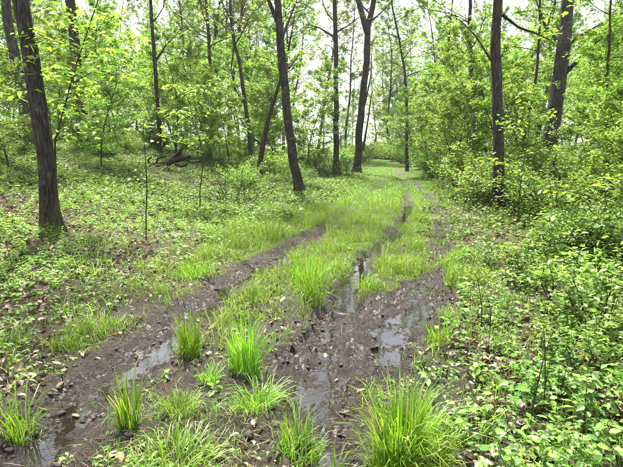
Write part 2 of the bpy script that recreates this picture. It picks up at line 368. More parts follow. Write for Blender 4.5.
# ------------------------------------------------------------------ ground
def axis(lo, hi, fine_lo, fine_hi, step, grow):
    a = list(np.arange(fine_lo, fine_hi, step)); s = step; v = a[-1]
    while v < hi: s *= grow; v += s; a.append(v)
    s = step; v = a[0]; b = []
    while v > lo: s *= grow; v -= s; b.append(v)
    return np.array(b[::-1] + a)
xs = axis(-300, 300, -2.6, 2.9, 0.020, 1.05); ys = axis(-60, 420, 1.7, 7.0, 0.021, 1.028)
GX, GY = np.meshgrid(xs, ys)
GZ = height(GX.ravel(), GY.ravel())
g = MB(); nx, ny = len(xs), len(ys)
ii = (np.arange(ny - 1)[:, None] * nx + np.arange(nx - 1)[None, :]).ravel()
g.add(np.stack([GX.ravel(), GY.ravel(), GZ], 1), np.stack([ii, ii + 1, ii + nx + 1, ii + nx], 1))
ground = g.build('ground', M['ground'], smooth=True); tag(ground, kind='structure')
def grass_density(X, Y):
    lat = lateral(X, Y); dl, dm, dr, ml, mm, mr, patch = masks(X, Y)
    mud = np.clip(np.maximum.reduce([ml, mm, mr, patch]), 0, 1)
    n = fbm(X * 1.1, Y * 1.1, 51, 3); n2 = fbm(X * 3.1, Y * 3.1, 53, 2)
    edge = (fbm(X * 0.6, Y * 0.6, 57, 2) - 0.5) * 1.4
    corr = sstep(-3.0, -1.9, lat + edge) * (1 - sstep(1.3, 2.3, lat + edge))
    far = np.where(lat < -0.75, sstep(5.4, 6.8, Y + (n - 0.5) * 2.5), sstep(3.9, 5.2, Y + (n - 0.5) * 2.0)) * (0.35 + 0.65 * sstep(0.30, 0.48, n2 + 0.1 * sstep(7, 11, Y)))
    nearp = 0.35 * sstep(0.52, 0.66, n2)
    return corr * np.maximum(far, nearp) * (1 - mud) , mud
gd, gmud = grass_density(GX.ravel(), GY.ravel()); gd = np.maximum(gd, 0.9 * sstep(16, 30, GY.ravel()) * (1 - gmud))
latg = np.abs(lateral(GX.ravel(), GY.ravel()))
nearsoil = (1 - sstep(4.0, 6.2, GY.ravel())) * (1 - sstep(1.5, 2.7, latg)) * 0.75
for nm, val in (('mud', np.maximum(gmud, nearsoil)), ('grass', gd), ('wet', np.clip(np.maximum(gmud, nearsoil * 0.85), 0, 1))):
    a = ground.data.attributes.new(nm, 'FLOAT', 'POINT'); a.data.foreach_set('value', val.astype(np.float32))

# puddles: level water lying in the ruts, the mud rises through it
def puddle(pts, half, level):
    P = np.array([flat(*p) for p in pts]); lo = P.min(0) - half - 0.1; hi = P.max(0) + half + 0.1; st = 0.02
    X, Y = np.meshgrid(np.arange(lo[0], hi[0], st), np.arange(lo[1], hi[1], st)); ny_, nx_ = X.shape
    Zt = height(X.ravel(), Y.ravel()).reshape(X.shape)
    d = seg_dist(P, X, Y) + (fbm(X * 4, Y * 4, 61, 2) - 0.5) * half * 1.2
    ok = (d < half) & (Zt < level + 0.06)
    cell = ok[:-1, :-1] & ok[1:, :-1] & ok[:-1, 1:] & ok[1:, 1:]
    i = (np.arange(ny_ - 1)[:, None] * nx_ + np.arange(nx_ - 1)[None, :])[cell]
    if len(i) == 0: return
    Fq = np.stack([i, i + 1, i + nx_ + 1, i + nx_], 1); u, inv = np.unique(Fq, return_inverse=True)
    V = np.stack([X.ravel()[u], Y.ravel()[u], level - 0.09 * sstep(half * 0.72, half, d.ravel()[u])], 1)
    b = MB(); b.add(V, inv.reshape(-1, 4)); o = b.build('puddle', M['water']); tag(o, kind='structure'); return o
puddle([(345, 303), (352, 284), (372, 259), (389, 241), (396, 231)], 0.26, -0.050)
puddle([(400, 226), (407, 211), (409, 204)], 0.15, -0.062)
puddle([(290, 372), (330, 350), (372, 330), (410, 305), (434, 282)], 0.6, -0.058)
puddle([(-10, 478), (22, 460), (60, 425), (110, 382), (160, 345), (205, 310)], 0.30, -0.052)
puddle([(222, 292), (262, 266), (300, 246), (322, 232)], 0.26, -0.052)
puddle([(345, 475), (330, 425), (318, 400)], 0.28, -0.066)

# ------------------------------------------------------------------ trees
Z3 = np.array([0, 0, 1.0])
def bpath(rng, p, d, length, n, up=0.0, wob=0.25):
    pts = [np.array(p, float)]; d = np.array(d, float); st = length / (n - 1)
    for _ in range(n - 1):
        d = d + rng.normal(0, wob, 3) * np.array([1, 1, 0.7]) + Z3 * up; d /= np.linalg.norm(d)
        pts.append(pts[-1] + d * st)
    return np.array(pts)
class LeafBag:
    def __init__(s): s.p = []; s.d = []; s.n = []; s.l = []
    def along(s, rng, path, k, ll, spread=0.9, start=0.15, tilt=0.45, off=0.05):
        t = rng.uniform(start, 1, k) * (len(path) - 1); i = np.minimum(t.astype(int), len(path) - 2); f = (t - i)[:, None]
        p = path[i] * (1 - f) + path[i + 1] * f; d = norm(path[i + 1] - path[i])
        side = np.cross(d, Z3) * rng.choice([-1, 1], k)[:, None]
        dd = d * 0.6 + side * spread + rng.normal(0, 0.3, (k, 3)); dd[:, 2] = dd[:, 2] * 0.6 - rng.uniform(0, 0.55, k)
        s.p.append(p + rng.normal(0, off, (k, 3))); s.d.append(dd); s.n.append(Z3 + rng.normal(0, tilt, (k, 3)))
        s.l.append(ll * rng.uniform(0.6, 1.25, k))
    def thin_over_track(s, o, rng):      # light reaches the open lane: few leaves hang high above it
        for i in range(len(s.p)):
            w = s.p[i] + o; la = lateral(w[:, 0], w[:, 1]); k = ~((la > -4.5) & (la < 2.6) & (w[:, 2] > 5.5) & (rng.uniform(0, 1, len(w)) < 0.78))
            s.p[i], s.d[i], s.n[i], s.l[i] = s.p[i][k], s.d[i][k], s.n[i][k], s.l[i][k]
    def add_to(s, mb, detail=0, ratio=0.55):
        if not s.p: return
        l = np.concatenate(s.l); V, Fc = leaves(np.concatenate(s.p), np.concatenate(s.d), np.concatenate(s.n), l, l * ratio, detail)
        mb.add(V, Fc)
def limb(rng, tb, bag, p, d, length, r, ll, subs, per, up=0.04, sides=5, twig_len=0.42, wob=0.2):
    path = bpath(rng, p, d, length, 7, up, wob)
    tb.add(*tube(path, np.linspace(r, max(0.004, r * 0.18), 7), sides))
    for _ in range(subs):
        t = rng.uniform(0.25, 1.0); i = min(int(t * 6), 5); q = path[i] + (path[i + 1] - path[i]) * (t * 6 - i)
        dd = norm(path[i + 1] - path[i]); a = rng.uniform(-1.2, 1.2)
        sd = np.cross(dd, Z3); e = dd * math.cos(a) + sd * math.sin(a) + Z3 * rng.uniform(-0.25, 0.35)
        tl = length * twig_len * rng.uniform(0.5, 1.1) * (1.15 - 0.5 * t)
        tp = bpath(rng, q, e, tl, 4, 0.0, 0.25)
        tb.add(*tube(tp, np.linspace(max(0.006, r * 0.3), 0.003, 4), 3))
        bag.along(rng, tp, per, ll)
    bag.along(rng, path[3:], max(2, per // 2), ll)
    return path
def interp_path(path, rad, t):
    s = np.linspace(0, 1, len(path)); return np.array([np.interp(t, s, path[:, k]) for k in range(3)]), float(np.interp(t, s, rad))

def tree_variant(seed, H, r, crown0, nb, blen, subs, per, ll, lean=0.05, leafmat='leaf_spring', bark='bark_far', up=0.05, sides=8, flatness=0.3, wob=0.06):
    """meshes (trunk, crown) of a tree standing at the origin"""
    rng = np.random.default_rng(seed)
    az = rng.uniform(0, 6.28); d = np.array([math.cos(az) * lean, math.sin(az) * lean, 1.0])
    path = bpath(rng, (0, 0, -0.15), d, H, 14, 0.03, wob)
    rad = r * (1 - np.linspace(0, 1, 14) ** 1.1 * 0.88); rad[0] *= 1.35
    tb, bag = MB(), LeafBag(); tb.add(*tube(path, rad, sides, 0.08, seed))
    for i in range(nb):
        t = crown0 + (1 - crown0) * ((i + rng.uniform(0, 1)) / nb)
        p, rr = interp_path(path, rad, min(t, 0.985)); a = i * 2.4 + rng.uniform(-0.5, 0.5)
        f = (t - crown0) / (1 - crown0); prof = (0.65 + 0.7 * f) if f < 0.5 else (1.0 - 1.3 * (f - 0.5))
        e = np.array([math.cos(a), math.sin(a), flatness + 0.5 * f + rng.uniform(-0.15, 0.2)])
        limb(rng, tb, bag, p, e, blen * prof * rng.uniform(0.7, 1.25), max(0.008, rr * 0.45), ll, subs, per, up, 4)
    cb = MB(); bag.add_to(cb)
    return tb.mesh('trunk', M[bark], True), cb.mesh('crown', M[leafmat])
def place(name, meshes, x, y, rz, sc, label, cat, group):
    root = empty(name, (x, y, gz(x, y) - 0.02), rz, label, cat, group, sc)
    link('trunk', meshes[0], root); link('crown', meshes[1], root); return root

UNDER = [tree_variant(100 + i, H, r, c0, nb, bl, 9, 22, ll, 0.10, 'leaf_spring', 'twig', 0.02, 6, 0.15, 0.09)
         for i, (H, r, c0, nb, bl, ll) in enumerate([(5.5, 0.04, 0.20, 38, 1.7, 0.105), (4.2, 0.03, 0.16, 32, 1.5, 0.095), (6.5, 0.05, 0.26, 42, 1.9, 0.11), (3.2, 0.024, 0.14, 28, 1.2, 0.09), (7.5, 0.06, 0.28, 46, 2.0, 0.11)])]
TALL = [tree_variant(200 + i, H, r, c0, nb, bl, 9, 19, ll, 0.06, 'leaf_far', 'bark_far', 0.06, 8, 0.35, 0.05)
        for i, (H, r, c0, nb, bl, ll) in enumerate([(16, 0.14, 0.25, 52, 3.4, 0.19), (19, 0.18, 0.35, 56, 4.0, 0.20), (13, 0.10, 0.18, 46, 2.8, 0.17), (17, 0.12, 0.42, 46, 3.2, 0.19)])]

# --- trees that the photograph lets one pick out; trunk = list of (px, py) from bottom to top
def hero(name, label, base_px, pts, w_px, Y=None, H=15.0, bark='bark', crown0=0.45, nb=22, blen=3.0, ll=0.14, seed=1, leafmat='leaf_spring', forks=(), limbs=(), sides=20, subs=9, per=15):
    """base_px is the foot of the trunk; w_px its width in the photograph near the foot"""
    if Y is None:
        b = ground_hit(*base_px)
    else:
        b = at_depth(base_px[0], base_px[1], Y); b[2] = gz(b[0], b[1])
    Yd = b[1]; rng = np.random.default_rng(seed)
    P = [b.copy()] + [at_depth(px, py, Yd) for px, py in pts]
    P = [p for i, p in enumerate(P) if i == 0 or p[2] > b[2] + 0.25]
    d = norm(P[-1] - P[-2]); d = norm(d * 0.6 + Z3)
    while P[-1][2] < b[2] + H:
        d = norm(d + rng.normal(0, 0.06, 3) + Z3 * 0.1); P.append(P[-1] + d * 1.2)
    P = np.array(P); P[:, 1] += np.concatenate([[0], np.cumsum(rng.normal(0, 0.03, len(P) - 1))])
    s = np.r_[0, np.cumsum(np.linalg.norm(np.diff(P, axis=0), axis=1))]
    n = int(s[-1] / 0.16) if sides > 10 else int(s[-1] / 0.4); ss = np.linspace(0, s[-1], n)
    path = np.stack([np.interp(ss, s, P[:, k]) for k in range(3)], 1)
    for _ in range(6): path[1:-1] = (path[:-2] + path[1:-1] * 2 + path[2:]) / 4
    path += np.stack([(fbm(ss * 0.8, ss * 0 + q, seed + q, 2) - 0.5) * 0.10 for q in (3, 7, 11)], 1) * np.array([1, 1, 0]) * np.minimum(1, ss)[:, None]
    r0 = 0.8 * w_px / F_PX * Yd / 2
    rad = r0 * (1 - 0.85 * (ss / s[-1]) ** 1.2) * (1 + 0.30 * np.exp(-ss / 0.3))
    path[0] -= Z3 * 0.1
    root = empty(name, tuple(b), 0, label, 'tree'); o = np.array(b)
    tb, bag = MB(), LeafBag(); tb.add(*tube(path - o, rad, sides, 0.16, seed, 0.75 if sides > 12 else 0.3))
    tops = [(path - o, rad, crown0)]
    br = []
    for fk in forks:                    # a fork: list of px points, width
        fp = [at_depth(px, py, Yd) for px, py in fk[0]]; e = norm(fp[-1] - fp[-2])
        while fp[-1][2] < b[2] + H * 0.85: e = norm(e + rng.normal(0, 0.08, 3) + Z3 * 0.15); fp.append(fp[-1] + e * 1.0)
        fp = np.array(fp); rr = fk[1] / F_PX * Yd / 2
        rd = np.linspace(rr, rr * 0.2, len(fp)); m = MB(); m.add(*tube(fp - o, rd, 10, 0.1, seed + 5)); br.append(m)
        tops.append((fp - o, rd, 0.35))
    for lb in limbs:                    # a bare limb seen in the photo: px points, width
        fp = np.array([at_depth(px, py, Yd + lb[2] * q / max(1, len(lb[0]) - 1)) for q, (px, py) in enumerate(lb[0])]); rr = lb[1] / F_PX * Yd / 2
        m = MB(); m.add(*tube(fp - o, np.linspace(rr, rr * 0.3, len(fp)), 6)); br.append(m)
        for _ in range(5):
            t = rng.uniform(0.4, 1); q, _r = interp_path(fp - o, np.ones(len(fp)), t)
            tp = bpath(rng, q, rng.normal(0, 1, 3) * np.array([1, 1, 0.4]), rng.uniform(0.4, 0.9), 4, 0, 0.2)
            m.add(*tube(tp, np.linspace(rr * 0.3, 0.004, 4), 3)); bag.along(rng, tp, 12, ll)
    for tp, rd, c0 in tops:
        k = nb if tp is tops[0][0] else nb // 2
        for i in range(k):
            t = c0 + (1 - c0) * ((i + rng.uniform(0, 1)) / k); p, rr = interp_path(tp, rd, min(t, 0.985)); a = i * 2.4 + rng.uniform(-0.5, 0.5)
            e = np.array([math.cos(a), math.sin(a), 0.3 + 0.5 * t]); limb(rng, tb, bag, p, e, blen * rng.uniform(0.6, 1.2), rr * 0.45, ll, subs, per, 0.05, 5)
    tb.build('trunk', M[bark], root, True)
    for m in br: m.build('branch', M[bark], root, True)
    bag.thin_over_track(o, rng); cb = MB(); bag.add_to(cb); cb.build('crown', M[leafmat], root)
    return root

hero('oak_tree', 'thick dark trunk leaning left at the left edge with vine stems at its foot', (50, 231), [(47, 190), (45, 150), (38, 100), (28, 40), (18, 0)], 20, None, 15, 'bark', 0.42, 20, seed=11, sides=26)
hero('oak_tree', 'grey trunk half hidden just left of the thick leaning left-edge trunk', (34, 165), [(30, 130), (20, 80), (10, 30), (5, 0)], 13, 15.5, 15, 'bark_grey', 0.4, 18, seed=12)
hero('oak_tree', 'straight brown trunk rising behind the thick leaning left-edge trunk', (82, 128), [(81, 110), (78, 70), (72, 20), (70, 0)], 13, 21, 16, 'bark', 0.4, 18, seed=13)
hero('slender_tree', 'thin dark pole-like trunk above the fallen log', (158, 120), [(157, 90), (153, 45), (151, 0)], 5, 22, 14, 'bark', 0.35, 18, seed=14, sides=10, limbs=[([(155, 62), (166, 45), (182, 28)], 2.5, 0.8)])
hero('slender_tree', 'thin trunk in pale leaves right of the pole-like trunk', (212, 125), [(211, 90), (208, 40), (207, 0)], 5, 27, 15, 'bark_far', 0.35, 18, seed=15, sides=10)
hero('slender_tree', 'narrow crooked trunk left of the leaning prop-like stem', (252, 142), [(249, 120), (243, 90), (240, 60), (232, 40), (230, 0)], 5.5, 22, 13, 'bark_far', 0.4, 16, seed=16, sides=10, limbs=[([(246, 105), (236, 92), (231, 70), (234, 45)], 3, 0.5)])
hero('slender_tree', 'short leaning stem propped beside the big dark central trunk', (258, 158), [(262, 145), (268, 120), (275, 96), (283, 80)], 7, 19, 5.0, 'bark', 0.6, 8, 1.2, seed=17, sides=10, limbs=[([(262, 145), (250, 135), (240, 118)], 2.2, -0.5), ([(265, 135), (272, 148), (280, 155)], 2, -0.4)])
hero('oak_tree', 'big dark central trunk leaning left, nearest the left rut', (300, 194), [(298, 180), (294, 155), (289, 120), (283, 70), (279, 30), (277, 0)], 11, None, 16, 'bark', 0.42, 20, seed=18, sides=24,
     forks=[([(280, 30), (274, 14), (267, -4)], 4)], limbs=[([(281, 40), (288, 22), (297, 0)], 4, 0.6), ([(289, 68), (296, 58), (303, 48)], 2.5, 1.0)])
hero('oak_tree', 'straight dark trunk between the central leaning trunk and the forked trunk', (336, 150), [(336, 110), (336, 60), (335, 0)], 7.0, 27, 18, 'bark', 0.4, 20, seed=19, sides=16, limbs=[([(336, 38), (320, 28), (300, 22)], 2.5, 1.0)])
hero('oak_tree', 'tall trunk forking into a V beside the end of the track', (357, 150), [(360, 125), (363, 90), (367, 55), (367, 30), (372, 10), (375, -6)], 9.5, 28, 18, 'bark', 0.45, 18, seed=20, sides=18,
     forks=[([(367, 32), (362, 14), (357, -4)], 6)], limbs=[([(360, 120), (366, 100), (371, 75), (372, 45)], 2.5, 0.8), ([(363, 150), (368, 120), (372, 90)], 2.5, 0.3)])
hero('slender_tree', 'thin dark stem right of the forked trunk over the track', (408, 150), [(407, 110), (406, 80), (400, 40), (391, 0)], 4, 31, 16, 'bark_far', 0.35, 18, seed=21, sides=10)
hero('slender_tree', 'thin leaf-draped trunk between the track and the straight right-hand trunk', (474, 165), [(473, 140), (472, 90), (470, 40), (469, 0)], 6, 20, 14, 'bark', 0.3, 20, seed=22, sides=10)
hero('oak_tree', 'straight upright dark trunk standing alone right of the track', (497, 211), [(497, 180), (497, 120), (497, 60), (497, 0)], 13.5, None, 15, 'bark', 0.45, 18, seed=23, sides=24, limbs=[([(491, 60), (476, 36), (460, 20), (448, 16)], 2.2, 0.8), ([(503, 15), (518, 27), (535, 33), (550, 40)], 3.2, 1.0)])
hero('oak_tree', 'broad grey trunk leaning right behind dense green shrubs on the right', (548, 168), [(550, 140), (556, 90), (562, 45), (567, 0)], 18, 18, 17, 'bark_grey', 0.4, 20, seed=24, sides=26,
     limbs=[([(563, 48), (580, 36), (600, 24)], 4, -0.6), ([(560, 78), (580, 58), (602, 36), (623, 12)], 5, -1.0), ([(556, 40), (545, 25), (536, 0)], 4, 0.4)])
hero('slender_tree', 'slim leaning stem left of the broad grey right-hand trunk', (520, 165), [(523, 140), (530, 105), (537, 75), (540, 30), (541, 0)], 4, 17, 11, 'bark', 0.35, 14, seed=25, sides=10)
hero('slender_tree', 'thin dark stem near the right edge of the picture', (612, 170), [(611, 140), (607, 90), (608, 50), (612, 0)], 4, 12, 9, 'bark', 0.4, 14, 2.0, seed=26, sides=10, limbs=[([(611, 105), (618, 103), (630, 102)], 2.5, 0.2)])
hero('slender_tree', 'slender pale-leaved stem left of the upright right-hand trunk', (450, 160), [(449, 130), (447, 80), (449, 30), (452, 0)], 3.5, 26, 13, 'bark_far', 0.25, 18, seed=27, sides=8)

lt = bpy.data.objects['oak_tree']
for k, pv_ in enumerate([[(57, 233), (55, 222), (52, 205), (50, 188), (52, 170), (50, 150), (47, 130)], [(43, 233), (44, 215), (48, 196), (46, 178), (49, 160)], [(60, 236), (58, 212), (56, 192), (55, 165), (50, 120), (44, 90)]]):
    Yv = lt.location.y - 0.20; q = np.array([at_depth(a, b_, Yv + 0.03 * i) for i, (a, b_) in enumerate(pv_)]) - np.array(lt.location)
    q[0][2] = -0.05; vb = MB(); vb.add(*tube(q, np.linspace(0.012, 0.006, len(q)), 6)); vb.build('vine', M['twig'], lt, True)
# --- understorey by zones, then the wood behind
random.seed(4)
def clear_of_track(x, y, m): return abs(float(lateral(np.array([x]), np.array([y]))[0])) > m
for i, (px, Y, v, s) in enumerate([(112, 21, 1, 1.0), (95, 19, 1, 1.0), (196, 21, 3, 1.2), (150, 24, 1, 1.0), (30, 17, 1, 1.1), (228, 21, 1, 1.0), (-20, 13, 2, 0.9), (60, 24, 0, 1.0), (265, 25, 0, 1.0), (178, 26, 2, 0.9), (120, 27, 4, 1.0), (310, 26, 1, 1.0), (15, 27, 4, 1.0), (240, 30, 4, 0.9), (100, 15, 1, 0.9), (8, 11.5, 3, 1.0), (175, 22, 4, 0.8), (205, 24, 0, 1.0)]):
    p = at_depth(px, 150, Y)
    place('understorey_tree', UNDER[v], p[0], Y, i * 1.7, s, {0: 'low leafy young tree between the thick left-edge trunk and the fallen log', 2: 'low spreading young tree behind the fallen log', 5: 'leafy young tree just left of the short leaning stem', 8: 'leafy young tree behind the big dark central trunk, on its left', 11: 'leafy young tree right behind the big dark central trunk', 14: 'near young tree with drooping bright leaves right of the thick left-edge trunk', 15: 'near low tree with bright leaves at the very left edge'}.get(i, 'slim understorey tree with layered fresh green leaves on the slope left of the track'), 'tree', 'understorey trees left of the track')
for i, (px, Y, v, s) in enumerate([(525, 14.5, 1, 1.0), (615, 14, 0, 0.9), (640, 11, 1, 1.0), (455, 19, 1, 1.0), (485, 22, 2, 0.9), (612, 19, 2, 1.0), (430, 25, 1, 1.1), (520, 21, 0, 1.0), (575, 25, 4, 0.9), (440, 30, 2, 1.0), (660, 15, 4, 0.9), (470, 27, 4, 0.9), (620, 23, 4, 1.0), (462, 16.5, 3, 1.2), (448, 22, 2, 0.85), (432, 29, 4, 0.9), (508, 17, 2, 0.9), (422, 34, 0, 1.2), (645, 10.5, 3, 1.0), (630, 9, 3, 0.9)]):
    p = at_depth(px, 150, Y)
    place('understorey_tree', UNDER[v], p[0], Y, i * 2.1 + 1, s, {0: 'low leafy young tree just right of the straight upright trunk', 1: 'leafy young tree in front of the broad grey leaning trunk', 2: 'near leafy young tree at the very right edge', 3: 'leafy young tree left of the straight upright trunk', 6: 'leafy young tree leaning over the right side of the track'}.get(i, 'slim understorey tree with layered bright leaves in the thicket right of the track'), 'tree', 'understorey trees right of the track')
def far_wood(n, side, ylo, yhi, spread, vs, name, label, group, smin, smax, seed, gap):
    r = random.Random(seed); pts = []; k = 0
    while len(pts) < n and k < 8000:
        k += 1
        y = ylo + (yhi - ylo) * r.random() ** 0.8; x = float(np.interp(y, TY, TX)) + side * r.uniform(gap, gap + y * spread)
        if abs(x) > y * 0.78 + 3: continue
        if any((x - a) ** 2 + (y - b) ** 2 < (1.7 if vs is UNDER else 5) for a, b in pts): continue
        pts.append((x, y))
        place(name, vs[r.randrange(len(vs))], x, y, r.uniform(0, 6.28), r.uniform(smin, smax), label, 'tree', group)
far_wood(60, -1, 26, 62, 0.85, UNDER, 'understorey_tree', 'far slim young tree filling the background wood left of the track', 'far young trees left', 0.9, 1.4, 5, 4.0)
far_wood(50, 1, 26, 62, 0.6, UNDER, 'understorey_tree', 'far slim young tree filling the background wood right of the track', 'far young trees right', 0.9, 1.4, 6, 2.8)
far_wood(46, -1, 30, 95, 0.85, TALL, 'background_tree', 'tall slender tree of the pale background wood left of the track', 'tall background trees left', 0.85, 1.2, 7, 4.5)
far_wood(36, 1, 34, 95, 0.6, TALL, 'background_tree', 'tall slender tree of the pale background wood right of the track', 'tall background trees right', 0.85, 1.2, 8, 3.5)

for i, (px, Y, v, s) in enumerate([(398, 70, 3, 0.8), (424, 60, 0, 1.0), (432, 48, 2, 0.9), (345, 80, 2, 0.8), (410, 80, 3, 0.8), (318, 52, 1, 1.0), (388, 56, 3, 1.05), (345, 46, 3, 1.05)]):
    p = at_depth(px, 150, Y)
    place('background_tree', TALL[v], p[0], Y, i * 1.3, s, 'tall pale tree closing the view beyond the far bend of the track', 'tree', 'trees beyond the bend')
for i, (px, Y, v, s) in enumerate([(395, 50, 0, 1.0), (408, 46, 2, 0.9), (404, 56, 4, 1.0), (420, 42, 1, 1.2), (415, 52, 4, 1.1), (346, 44, 2, 0.9), (342, 52, 4, 1.0), (385, 64, 4, 1.2), (428, 38, 0, 0.9)]):
    p = at_depth(px, 150, Y)
    place('understorey_tree', UNDER[v], p[0], Y, i * 1.9, s, 'leafy young tree crowding the far bend of the track', 'tree', 'young trees at the far bend')

# --- the far edge of the wood, one mass of leaves
rw = np.random.default_rng(55); nF = 90000
yF = rw.uniform(58, 125, nF); xF = rw.uniform(-1, 1, nF) * (yF * 0.8 + 4); cl = fbm(xF * 0.25, yF * 0.25, 201, 3)
hF = rw.uniform(0, 1, nF) ** 1.3 * (3 + 12 * cl); kF = (np.abs(lateral(xF, yF)) > 2.2 + 0.02 * yF) & (fbm(xF * 0.5 + hF * 0.3, yF * 0.5 + hF * 0.45, 203, 3) > 0.44)
xF, yF, hF = xF[kF], yF[kF], hF[kF]; nF = len(xF)
V, Fc = leaves(np.stack([xF, yF, base_height(xF, yF) + hF], 1), rw.normal(0, 1, (nF, 3)), Z3 + rw.normal(0, 0.6, (nF, 3)), rw.uniform(0.2, 0.42, nF), rw.uniform(0.12, 0.26, nF))
b = MB(); b.add(V, Fc); tag(b.build('distant_woodland', M['leaf_far']), 'pale green mass of far-off woodland foliage behind the trees', 'woodland', None, 'stuff')

# ------------------------------------------------------------------ shrubs
def bush_variant(seed, H, R, stems, per, ll, leafmat='leaf_mid', bark='twig', subs=10, arch=-0.05):
    rng = np.random.default_rng(seed); tb, bag = MB(), LeafBag()
    for i in range(stems):
        a = rng.uniform(0, 6.28); rr = R * 0.3 * math.sqrt(rng.uniform(0, 1)); p = np.array([rr * math.cos(a), rr * math.sin(a), -0.05])
        e = np.array([math.cos(a) * rng.uniform(0.2, 0.9) * R / H, math.sin(a) * rng.uniform(0.2, 0.9) * R / H, 1.0])
        limb(rng, tb, bag, p, e, H * rng.uniform(0.7, 1.25), 0.012, ll, subs, per, arch, 4, 0.45, 0.22)
    cb = MB(); bag.add_to(cb); return tb.mesh('stems', M[bark], True), cb.mesh('foliage', M[leafmat])
BUSH = [bush_variant(300 + i, H, R, st, per, ll, lm) for i, (H, R, st, per, ll, lm) in enumerate([
    (1.0, 0.8, 24, 12, 0.075, 'leaf_spring'), (0.7, 0.7, 22, 11, 0.065, 'leaf_mid'), (1.5, 1.0, 26, 13, 0.085, 'leaf_spring'), (1.2, 0.9, 24, 12, 0.08, 'leaf_mid')])]
BUSH += [bush_variant(310, 0.9, 0.8, 16, 8, 0.125, 'herb', subs=5), bush_variant(311, 0.75, 0.9, 14, 8, 0.11, 'leaf_spring', subs=5)]
def place_bush(m, x, y, rz, s, label, group, name='shrub'):
    root = empty(name, (x, y, gz(x, y)), rz, label, 'shrub', group, s)
    link('stems', m[0], root); link('foliage', m[1], root); return root
r = random.Random(12); pts = []
k = 0
while len(pts) < 62 and k < 5000:
    k += 1
    y = r.uniform(5.2, 26); x = float(np.interp(y, TY, TX)) + r.uniform(2.5 + (1.0 if y < 9 else 0), 4.5 + y * 0.55)
    if x > y * 0.72 + 1.2 or x < 0: continue
    if math.hypot(x, y) < 5: continue
    if abs(x - y * 0.397) < 0.5 and y < 12: continue        # keep the foot of the upright trunk in view
    if any((x - a) ** 2 + (y - b) ** 2 < 0.75 for a, b in pts): continue
    pts.append((x, y)); near = y < 9
    place_bush(BUSH[r.choice([1, 4, 5, 0]) if near else r.choice([0, 1, 2, 3])], x, y, r.uniform(0, 6.28), r.uniform(0.6, 0.85) if near else r.uniform(0.8, 1.15), 'dense leafy green shrub in the thicket right of the track', 'shrubs right of the track')
k = 0; n = 0; pts = []
while n < 60 and k < 5000:
    k += 1
    y = r.uniform(13, 36); x = float(np.interp(y, TY, TX)) - r.uniform(4.0, 5 + y * 0.6)
    if x < -y * 0.75 or any((x - a) ** 2 + (y - b) ** 2 < 1.2 for a, b in pts): continue
    pxs = x / y * F_PX + CX
    if (y < 18 and x < -3) or (115 < pxs < 235 and y < 21): continue
    pts.append((x, y)); n += 1
    place_bush(BUSH[r.choice([0, 1, 2, 3])], x, y, r.uniform(0, 6.28), r.uniform(0.55, 0.95), 'small leafy shrub on the green slope left of the track', 'shrubs on the left slope')

for i, (px, Y, v, s) in enumerate([(352, 40, 2, 1.2), (360, 44, 3, 1.3), (345, 36, 0, 1.2), (368, 50, 2, 1.5), (395, 47, 2, 1.4), (405, 43, 3, 1.3), (414, 38, 2, 1.2), (425, 33, 0, 1.2), (385, 56, 2, 1.7), (430, 28, 3, 1.1), (436, 24, 0, 1.1), (376, 60, 3, 1.8), (355, 55, 2, 1.6), (398, 60, 2, 1.9)]):
    p = at_depth(px, 150, Y); place_bush(BUSH[v], p[0], Y, i * 1.4, s, 'far bright bush crowding the bend at the end of the track', 'bushes at the far bend')
for i, (px, py, v, s, lab) in enumerate([(600, 330, 4, 0.62, 'leafy shrub at the right edge halfway down the picture'), (560, 300, 5, 0.6, 'low leafy shrub below the sapling with bright flat leaves'), (640, 375, 5, 0.55, 'small leafy shrub half cut by the right edge, lower down'), (605, 285, 5, 0.7, 'bright leafy shrub behind the halfway right-edge shrub'), (530, 285, 4, 0.45, 'low dense shrub right of the foot of the upright trunk'),
        (575, 262, 3, 0.6, 'dark green shrub below the broad grey leaning trunk'), (625, 262, 4, 0.9, 'full leafy shrub against the right edge in mid distance'), (640, 440, 4, 0.45, 'leafy shrub in the lower right corner, cut by the frame'), (545, 255, 1, 0.6, 'rounded leafy shrub near the upright trunk, on its right'), (585, 385, 4, 0.42, 'small dense shrub above the lower right corner'), (548, 405, 4, 0.34, 'small leafy shrub above the large dead leaves at lower right'), (478, 268, 4, 0.34, 'low shrub on the right verge below the upright trunk'), (568, 345, 5, 0.45, 'leafy shrub left of the halfway right-edge shrub'), (520, 262, 5, 0.45, 'leafy shrub at the foot of the upright trunk, on its right')]):
    b_ = ground_hit(px, py); place_bush(BUSH[v], b_[0], b_[1], i * 1.3, s, lab, None)
# brown twiggy thicket beside the track, nearly leafless
def twiggy(px, py, H, R, label, seed, stems=60):
    b = ground_hit(px, py); rng = np.random.default_rng(seed); tb, bag = MB(), LeafBag()
    for i in range(stems):
        a = rng.uniform(0, 6.28); rr = R * math.sqrt(rng.uniform(0, 1)) * 0.8; p = np.array([rr * math.cos(a), rr * math.sin(a) * 0.7, -0.1])
        limb(rng, tb, bag, p, np.array([rng.normal(0, 0.5), rng.normal(0, 0.4), 1.0]), H * rng.uniform(0.6, 1.2), 0.010, 0.05, 6, 3, -0.09, 4, 0.5, 0.25)
    root = empty('twiggy_bush', tuple(b), 0, label, 'shrub'); tb.build('stems', M['twig'], root); cb = MB(); bag.add_to(cb); cb.build('foliage', M['leaf_mid'], root)
twiggy(335, 177, 1.5, 1.2, 'brown nearly leafless twiggy thicket beside the track under the central trunks', 41, 80)
twiggy(236, 205, 0.8, 0.7, 'low bare brown twigs on the slope left of the central trunk', 42, 30)

